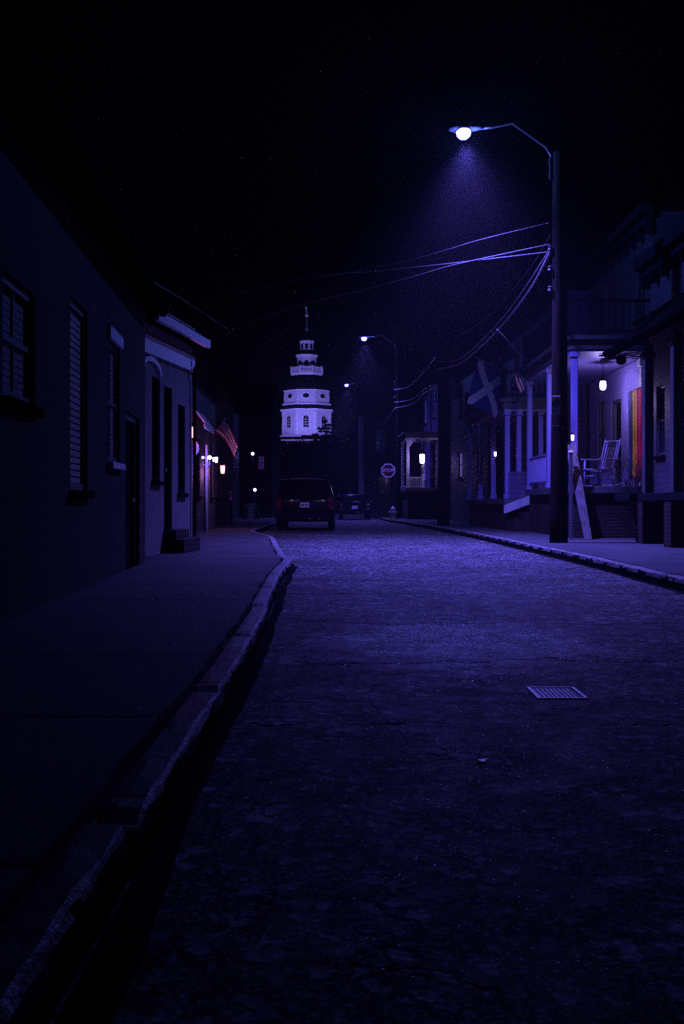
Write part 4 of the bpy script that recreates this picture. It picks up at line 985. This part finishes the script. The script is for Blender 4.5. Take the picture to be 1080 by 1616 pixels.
cloth('saltire_flag', 'large dark flag with white diagonal cross hanging near the violet porch', [P(757, 567, 29.0), P(803, 589, 29.6), P(785, 661, 29.4), P(735, 636, 28.8)], m_flag('saltire'), .07, 1.6, staff=(P(822, 598, 29.9), P(752, 564, 28.9)))
FY0, FY1 = 23.8, 22.62
root = thing('rainbow_flag', 'tall rainbow striped flag hung flat beside the white pilaster of the bright porch', 'flag', (6.74, FY1, 2.4)); m_flag('rainbow')
b = NB(); uv = b.loops.layers.uv.new('UVMap'); G = []
for i in range(61):
    u = i/60; row = []
    for j in range(25):
        v = j/24; zt = 3.52-(3.52-1.48)*v; wv = .022*math.sin(u*9*PI+v*1.3)*(.3+.7*v)
        row.append((b.verts.new((6.73+wv, FY0+(FY1-FY0)*u+.015*math.sin(v*5+u*3), zt+.02*math.sin(u*7)*v)), (u, v)))
    G.append(row)
for i in range(60):
    for j in range(24):
        q = (G[i][j], G[i+1][j], G[i+1][j+1], G[i][j+1]); f = b.faces.new([k[0] for k in q])
        for l, k in zip(f.loops, q): l[uv].uv = k[1]
o = obj('cloth', b, bpy.data.materials['cloth_rainbow'], root, True, doubles=False, recalc=False); o.modifiers.new('thick', 'SOLIDIFY').thickness = .004
b = NB(); tube(b, [(6.74, FY0+.06, 3.53), (6.74, FY1-.06, 3.53)], .012, 8); obj('staff', b, PLANK, root)
# bare shrub
def shrub(label, x, y, z, h, seed):
    rnd = random.Random(seed); t = thing('bare_shrub', label, 'shrub', (x, y, z)); b = NB()
    def grow(p, d, ln, r_, lv):
        e = p+d*ln; m_ = (p+e)/2+V((rnd.uniform(-1, 1), rnd.uniform(-1, 1), 0))*ln*.08
        tube(b, [p, m_, e], [r_, r_*.8, r_*.6], 5, False)
        if lv:
            for k in range(3 if lv > 1 else 4):
                nd = (d+V((rnd.uniform(-1, 1), rnd.uniform(-1, 1), rnd.uniform(-.3, .7)))*.75).normalized(); grow(p.lerp(e, rnd.uniform(.55, 1)), nd, ln*rnd.uniform(.55, .8), r_*.6, lv-1)
    for k in range(5): grow(V((x, y, z)), V((rnd.uniform(-.25, .25), rnd.uniform(-.25, .25), 1)).normalized(), h*.36, .016, 4)
    obj('branches', b, BARK, t)
q = P(1010, 770, 21.95); shrub('bare twiggy shrub in front of the rainbow flag', q.x, 21.95, PV, 2.3, 4)
# awning
t = thing('awning', 'pale striped canvas awning over the row house door', 'awning', P(305, 662, 27))
FW = F3; a0 = 8.0; za, zb = P(0, 650, 27.4).z, P(0, 671.5, 27.4).z; b = NB()
for k in range(12):
    w0, w1 = a0+k*.2, a0+k*.2+.2; z_ = .0 if k % 2 else .008
    prism(b, [(.02, za+z_), (.3, zb+z_), (.3, zb-.03+z_), (.02, za-.03+z_)], w0, w1, lambda d, z, a: FW.p(a, d, z))
obj('canopy', b, WHITE, t)
b = NB()
for k in range(12): prism(b, [(a0+k*.2+.005, zb-.032), (a0+k*.2+.195, zb-.032), (a0+k*.2+.195, zb-.11), (a0+k*.2+.1, zb-.15), (a0+k*.2+.005, zb-.11)], .285, .297, lambda a, z, d: FW.p(a, d, z))
obj('valance', b, WHITE, t)
b = NB()
for a in (a0+.02, a0+2.38): tube(b, [FW.p(a, .02, zb-.06), FW.p(a, .28, zb-.04)], .012, 6)
obj('frame', b, IRON, t)
# round white shop bracket sign (crescent lit edge)
c = P(304, 707, 26.4); t = thing('hanging_sign', 'small round white sign hanging below the amber lantern', 'sign', c)
b = NB(); prism(b, [(.17*math.cos(2*PI*k/24), .21*math.sin(2*PI*k/24)) for k in range(24)], -.015, .015, lambda a, z, d: c+V((a, d, z))); obj('board', b, OFFWHITE, t)
b = NB(); tube(b, [c+V((-.3, 0, .26)), c+V((.15, 0, .26))], .012, 6); tube(b, [c+V((0, 0, .26)), c+V((0, 0, .2))], .008, 6); obj('bracket', b, IRON, t)
# scrolled white gate
c = P(397, 818, 50.0); t = thing('garden_gate', 'white scrolled double gate panel under the bright globe lamp', 'gate', (c.x, c.y, PV))
for s in (-1, 1):
    b = NB(); X = lambda a: c.x+s*(.02+a)
    for (p_, q_) in (((0, 0), (0, .72)), ((.02, .7), (.19, .7)), ((.19, .7), (.19, .62))): tube(b, [(X(p_[0]), 50, PV+.05+p_[1]), (X(q_[0]), 50, PV+.05+q_[1])], .022, 6)
    for (cx, cz, r0, w0) in ((.1, .5, .09, 0), (.1, .26, .1, 1), (.09, .1, .06, 2)):
        tube(b, [(X(cx+r0*(1-.55*k/20)*math.cos(2.2*PI*k/20+w0)), 50, PV+.05+cz+r0*(1-.55*k/20)*math.sin(2.2*PI*k/20+w0)) for k in range(21)], .02, 6)
    obj('gate_leaf', b, WHITE, t)
b = NB()
for s in (-1, 1): bbox(b, c.x+s*.33-.06, c.x+s*.33+.06, 49.94, 50.06, PV, PV+.85, .01)
obj('gate_post', b, GREYP, t)
# hydrant
q = P(620.5, 820, 50); t = thing('fire_hydrant', 'small pale fire hydrant at the foot of the stop sign pole', 'hydrant', (q.x, 50, PV))
b = NB(); lathe(b, [(.16, PV), (.16, PV+.04), (.105, PV+.05), (.1, PV+.42), (.13, PV+.43), (.13, PV+.47)], 14, (q.x, 50, 0)); obj('barrel', b, OFFWHITE, t, True)
b = NB(); lathe(b, [(.12, PV+.471), (.1, PV+.54), (.05, PV+.59), (.03, PV+.6), (.03, PV+.65)], 14, (q.x, 50, 0)); obj('bonnet', b, WHITE, t, True)
for an in (0, PI/2, PI):
    b = NB(); d = V((math.cos(an), -math.sin(an), 0)); tube(b, [V((q.x, 50, PV+.34))+d*.09, V((q.x, 50, PV+.34))+d*.19], .055, 10); obj('outlet', b, WHITE, t, True)
# delineator
q = P(364, 800, 36); t = thing('marker_post', 'slim dark marker post with pinkish reflective bands', 'post', (q.x, 36, PV)); b = NB(); tube(b, [(q.x, 36, PV), (q.x, 36, P(0, 772, 36).z)], .045, 10); obj('shaft', b, DARKP, t)
for y0, y1 in ((775, 780), (782, 790)):
    b = NB(); lathe(b, [(.05, P(0, y1, 36).z), (.05, P(0, y0, 36).z)], 12, (q.x, 36, 0)); obj('band', b, mat('pink_reflector', (.8, .15, .45), .3), t)

# ================================================================== cars
def car(name, label, wid, ln, hz, roofprof, rear_lean, X0, Y0, z_belt, paint, plate=True, spare=None):
    """rear faces -Y; roofprof: list of (s, z) along the length from the rear"""
    t = thing(name, label, 'car', (X0, Y0+ln/2, 0)); zb = .30
    def top(s):
        for a, b_ in zip(roofprof[:-1], roofprof[1:]):
            if a[0] <= s <= b_[0]: return a[1]+(b_[1]-a[1])*(s-a[0])/(b_[0]-a[0])
        return roofprof[-1][1]
    def hw(z, s):
        w = wid/2
        k = 1.0 if z < z_belt else 1-.22*((z-z_belt)/(hz-z_belt))**1.2
        if z < .55: k *= .96+.04*(z-zb)/.25
        e = 1.0
        if s < .06: e = .955+.045*(s/.06)**.5
        if s > .9: e = 1-.14*((s-.9)/.1)**1.5
        return w*k*e
    def yy(s, z):
        r_ = rear_lean*max(0, (z-z_belt)/(hz-z_belt))
        if z < z_belt: r_ = .03*((z_belt-z)/(z_belt-zb))**2
        if z < .62: r_ = -.07
        y0 = Y0+r_; return y0+(Y0+ln-y0)*s
    SS = [0, .02, .06, .12, .2, .28, .36, .44, .52, .58, .64, .7, .76, .84, .92, .97, 1.0]; NT_ = 10; b = NB(); rings = []
    for s in SS:
        zt = top(s); ring = []
        zs = [zb+(zt-zb)*k/NT_ for k in range(NT_+1)]
        for z in zs: ring.append(b.verts.new((X0-hw(z, s), yy(s, z), z-(.03 if z == zs[-1] else 0))))
        for q in (-.6, -.2, .2, .6): ring.append(b.verts.new((X0+q*hw(zt, s), yy(s, zt), zt+.025*(1-q*q))))
        for z in zs[::-1]: ring.append(b.verts.new((X0+hw(z, s), yy(s, z), z-(.03 if z == zs[-1] else 0))))
        rings.append(ring)
    n = len(rings[0])
    for i in range(len(rings)-1):
        for k in range(n-1): b.faces.new((rings[i][k], rings[i][k+1], rings[i+1][k+1], rings[i+1][k]))
        b.faces.new((rings[i][n-1], rings[i][0], rings[i+1][0], rings[i+1][n-1]))
    b.faces.new(rings[0]); b.faces.new(rings[-1][::-1])
    # end caps as strips so that the leaning tail keeps its shape
    bmesh.ops.triangulate(b, faces=[f for f in b.faces if len(f.verts) > 4])
    obj('body', b, paint, t, True)
    def rear(xf, z, off=.012): return V((X0+xf*hw(z, 0), yy(0, z)-off, z))
    def panel(nm, m, xf0, xf1, z0, z1, off=.012, nx=6, nz=4, par=t, dep=.02):
        b = NB(); g_ = [[b.verts.new(rear(xf0+(xf1-xf0)*i/nx, z0+(z1-z0)*j/nz, off)) for j in range(nz+1)] for i in range(nx+1)]
        for i in range(nx):
            for j in range(nz): b.faces.new((g_[i][j], g_[i+1][j], g_[i+1][j+1], g_[i][j+1]))
        r_ = bmesh.ops.extrude_face_region(b, geom=b.faces[:]); bmesh.ops.translate(b, verts=[q for q in r_['geom'] if isinstance(q, bmesh.types.BMVert)], vec=(0, dep, 0))
        return obj(nm, b, m, par)
    zr = top(0)
    rw = panel('rear_window', CARG, -.84, .84, z_belt+.03, zr-.13)
    b = NB(); tube(b, [rear(0, z_belt+.05, .03), rear(.2, z_belt+.1, .035), rear(.55, z_belt+.16, .03)], .01, 6); obj('wiper', b, IRON, rw)
    for s in (-1, 1): panel('tail_lamp', REDL, s*.80, s*.985, z_belt-.30, z_belt+.06, .02, 3, 4)
    bp = NB(); bbox(bp, X0-wid*.48, X0+wid*.48, Y0-.13, Y0+.12, .36, .62, .04, 2); bmp = obj('bumper', bp, DARKP if not spare else paint, t, True)
    for xo in (.17, .47):
        b = NB(); lathe(b, [(.02, -.04), (.045, -.03), (.045, .08), (.02, .08)], 14, (0, 0, 0), 0, Matrix.Translation((X0+xo, Y0-.11, .40)) @ Matrix.Rotation(-PI/2, 4, 'X')); obj('glint_stub', b, CHROME, bmp, True)  # chrome stubs added only for two glints on the bumper
    if plate:
        zc = z_belt-.16; b = NB(); y_ = rear(0, zc).y; bbox(b, X0-.155, X0+.155, y_-.018, y_-.002, zc-.078, zc+.078, .004); pl = obj('licence_plate', b, SIGNW, t)
        b = NB()
        for q, w_ in ((-.11, .02), (-.07, .012), (-.035, .02), (.03, .02), (.07, .014), (.108, .018)): box(b, X0+q-w_, X0+q+w_*.6, y_-.021, y_-.0185, zc-.036, zc+.03)
        obj('worn_characters', b, DARKP, pl)
        b = NB(); bbox(b, X0-.22, X0+.22, y_-.03, y_-.004, zc+.09, zc+.125, .006); obj('tailgate_trim', b, CHROME, t)
    b = NB(); bbox(b, X0-.42*wid, X0+.42*wid, yy(0, zr)-.05, yy(0, zr)+.3, zr-.02, zr+.03, .018, 2); sp_ = obj('roof_spoiler', b, paint, t, True)
    b = NB(); box(b, X0-.14, X0+.14, yy(0, zr)-.056, yy(0, zr)-.051, zr-.008, zr+.012); obj('brake_lamp', b, REDL, sp_)
    for s in (-1, 1):
        b = NB(); prev = None
        S0 = [.06+.52*k/10 for k in range(11)]
        for s_ in S0:
            zt = min(top(s_)-.09, hz-.1); row = [b.verts.new((X0+s*(hw(z_belt+.04+(zt-z_belt-.04)*j/4, s_)+.004), yy(s_, z_belt+.04+(zt-z_belt-.04)*j/4), z_belt+.04+(zt-z_belt-.04)*j/4)) for j in range(5)]
            if prev:
                for j in range(4): b.faces.new((prev[j], prev[j+1], row[j+1], row[j]))
            prev = row
        sw = obj('side_window', b, CARG, t)
        b = NB(); tube(b, [(X0+s*(hw(z_belt+.02, q)+.008), yy(q, z_belt+.02), z_belt+.02) for q in (.05, .2, .4, .58)], .013, 6); obj('glint_trim', b, CHROME, sw, True)  # chrome strip added to catch lamp glints below the side windows
        b = NB(); yr = yy(.62, z_belt); bbox(b, X0+s*wid*.5, X0+s*(wid*.5+.2), yr-.06, yr+.04, z_belt+.02, z_belt+.2, .03, 2) if s > 0 else bbox(b, X0-(wid*.5+.2), X0-wid*.5, yr-.06, yr+.04, z_belt+.02, z_belt+.2, .03, 2); obj('mirror', b, paint, t, True)
        if spare is None: pass
        b = NB(); tube(b, [(X0+s*wid*.36, yy(.1, hz), hz+.0), (X0+s*wid*.36, yy(.14, hz), hz+.06), (X0+s*wid*.36, yy(.5, hz), hz+.06), (X0+s*wid*.36, yy(.55, hz), hz-.01)], .016, 6); obj('roof_rail', b, CHROME, t, True)
        for yq in (Y0+ln*.2, Y0+ln*.81):
            M_ = Matrix.Translation((X0+s*(wid/2-.13), yq, .34)) @ Matrix.Rotation(PI/2, 4, 'Y')
            b = NB(); lathe(b, [(.2, -.11), (.31, -.11), (.34, -.08), (.34, .08), (.31, .11), (.2, .11)], 24, (0, 0, 0), 0, M_); w = obj('wheel', b, TYRE, t, True)
            b = NB(); lathe(b, [(.05, -.115), (.2, -.112), (.21, 0), (.2, .112), (.05, .115)], 18, (0, 0, 0), 0, M_); obj('rim', b, STEEL, w, True)
    return t
Xv = (P(430, 838, 33.5).x+P(532, 838, 33.5).x)/2
car('parked_van', 'black van parked at the kerb seen from behind', 2.0, 4.9, 1.73, [(0, 1.70), (.05, 1.73), (.55, 1.73), (.62, 1.66), (.76, 1.14), (.80, 1.08), (.95, .95), (1, .75)], .22, Xv, 33.5, 1.02, CARP)
Xs = P(560, 820, 57).x
car('parked_car', 'low dark car parked beyond the black van', 1.78, 4.4, 1.42, [(0, .98), (.03, 1.02), (.05, 1.06), (.2, 1.38), (.28, 1.42), (.5, 1.42), (.56, 1.36), (.7, .98), (.72, .95), (.95, .82), (1, .65)], .1, Xs, 56.5, .86, CARP)

# ================================================================== small things on the road
t = thing('access_cover', 'small rectangular metal access cover set in the asphalt', 'cover', (P(878, 1095, 4.8).x, 4.8, 0))
x0, x1_ = P(840, 1095, 4.8).x, P(918, 1095, 4.8).x; b = NB()
for q in ((x0, x0+.018, 4.66, 4.95), (x1_-.018, x1_, 4.66, 4.95), (x0+.0185, x1_-.0185, 4.66, 4.676), (x0+.0185, x1_-.0185, 4.934, 4.95)): bbox(b, q[0], q[1], q[2], q[3], -.02, .007, .002)
obj('frame', b, mat('worn_steel', (.55, .55, .56), .5, .2, 20, .1, 80, spec=.6), t)
b = NB(); bbox(b, x0+.024, x1_-.024, 4.683, 4.927, -.02, .002, .0015)
for i in range(9):
    for j in range(11):
        cx, cy = x0+.035+i*(x1_-x0-.07)/8, 4.695+j*.022; bbox(b, cx-.006, cx+.006, cy-.004, cy+.004, .0021, .0055, .001)
obj('plate', b, mat('worn_cast_iron', (.2, .2, .21), .5, .3, 20, .2, 80, spec=.6), t)
def leaf(label, x, y, s, rz, z=.0):
    b = NB(); n = 9; rows = []
    for i in range(n+1):
        u = i/n; w = s*.35*math.sin(PI*min(1, u*1.02))**.7+.0006; rows.append([b.verts.new((s*(u-.5), w*k, z+.003+.008*(u-.5)**2*4*(s/.05)+abs(k)*.002)) for k in (-1, 0, 1)])
    for i in range(n):
        for k in range(2): b.faces.new((rows[i][k], rows[i+1][k], rows[i+1][k+1], rows[i][k+1]))
    bmesh.ops.transform(b, matrix=Matrix.Translation((x, y, 0)) @ Matrix.Rotation(rz, 4, 'Z'), verts=b.verts)
    o = obj('fallen_leaf', b, mat('dry_leaf', (.8, .76, .7), .45, .2, 30, .2, 90, spec=.6), smooth=True); o.modifiers.new('thick', 'SOLIDIFY').thickness = .001
    tag(o, label, 'leaf', 'pale scraps lying on the asphalt')
q = P(762, 1203, 3.53); leaf('pale dry leaf lying on the dark asphalt nearest the viewer', q.x, 3.53, .045, .3)
q = P(910, 1014, 6.57); leaf('pale dry leaf on the asphalt beyond the metal cover', q.x, 6.57, .035, 2.8)
q = P(760, 1238, 3.2); leaf('tiny pale scrap just this side of the nearest leaf', q.x, 3.25, .012, 1.2)
q = P(970, 902, 13.4); leaf('pale leaf in the gutter under the granite kerb', q.x, 13.4, .06, .9)
q = P(353, 1024, 5.4); leaf('pale scrap on the chipped kerb stones', q.x, 5.4, .02, .5, .135)

# ================================================================== air, sky, camera
b = NB(); box(b, -360, 360, -45, 680, -1.5, 60)
t = bpy.data.materials.new('air'); t.use_nodes = True; t.node_tree.nodes.clear()
vo = t.node_tree.nodes.new('ShaderNodeVolumePrincipled'); ou = t.node_tree.nodes.new('ShaderNodeOutputMaterial'); t.node_tree.links.new(vo.outputs[0], ou.inputs['Volume'])
vo.inputs['Color'].default_value = (.9, .9, .95, 1); vo.inputs['Density'].default_value = .00045; vo.inputs['Anisotropy'].default_value = .2
tag(obj('haze', b, t), 'thin night haze filling the street', 'haze', kind='stuff')
w = bpy.data.worlds.new('World'); sc.world = w; w.use_nodes = True; n = w.node_tree.nodes; bg = n['Background']
sk = n.new('ShaderNodeTexSky'); sk.sky_type = 'NISHITA'; sk.sun_disc = False; sk.sun_elevation = R(-4); sk.sun_rotation = R(200)
w.node_tree.links.new(sk.outputs[0], bg.inputs['Color']); bg.inputs['Strength'].default_value = .0015
cam = bpy.data.cameras.new('camera'); co = bpy.data.objects.new('camera', cam); COL.objects.link(co); sc.camera = co
co.location = (0, 0, H); co.rotation_euler = (PI/2, 0, 0)
cam.sensor_fit = 'HORIZONTAL'; cam.sensor_width = 24; cam.lens = 24*F/1080; cam.shift_y = (HY-808)/1080; cam.clip_end = 2000; cam.clip_start = .05
vs = sc.view_settings; vs.view_transform = 'Standard'; vs.look = 'None'; vs.exposure = -.3; vs.gamma = 1; vs.use_curve_mapping = False
cy = sc.cycles; cy.use_denoising = False; cy.max_bounces = 5; cy.diffuse_bounces = 2; cy.glossy_bounces = 2; cy.volume_bounces = 0; cy.transmission_bounces = 3
cy.sample_clamp_indirect = .35; cy.sample_clamp_direct = 4.0; cy.caustics_reflective = False; cy.caustics_refractive = False
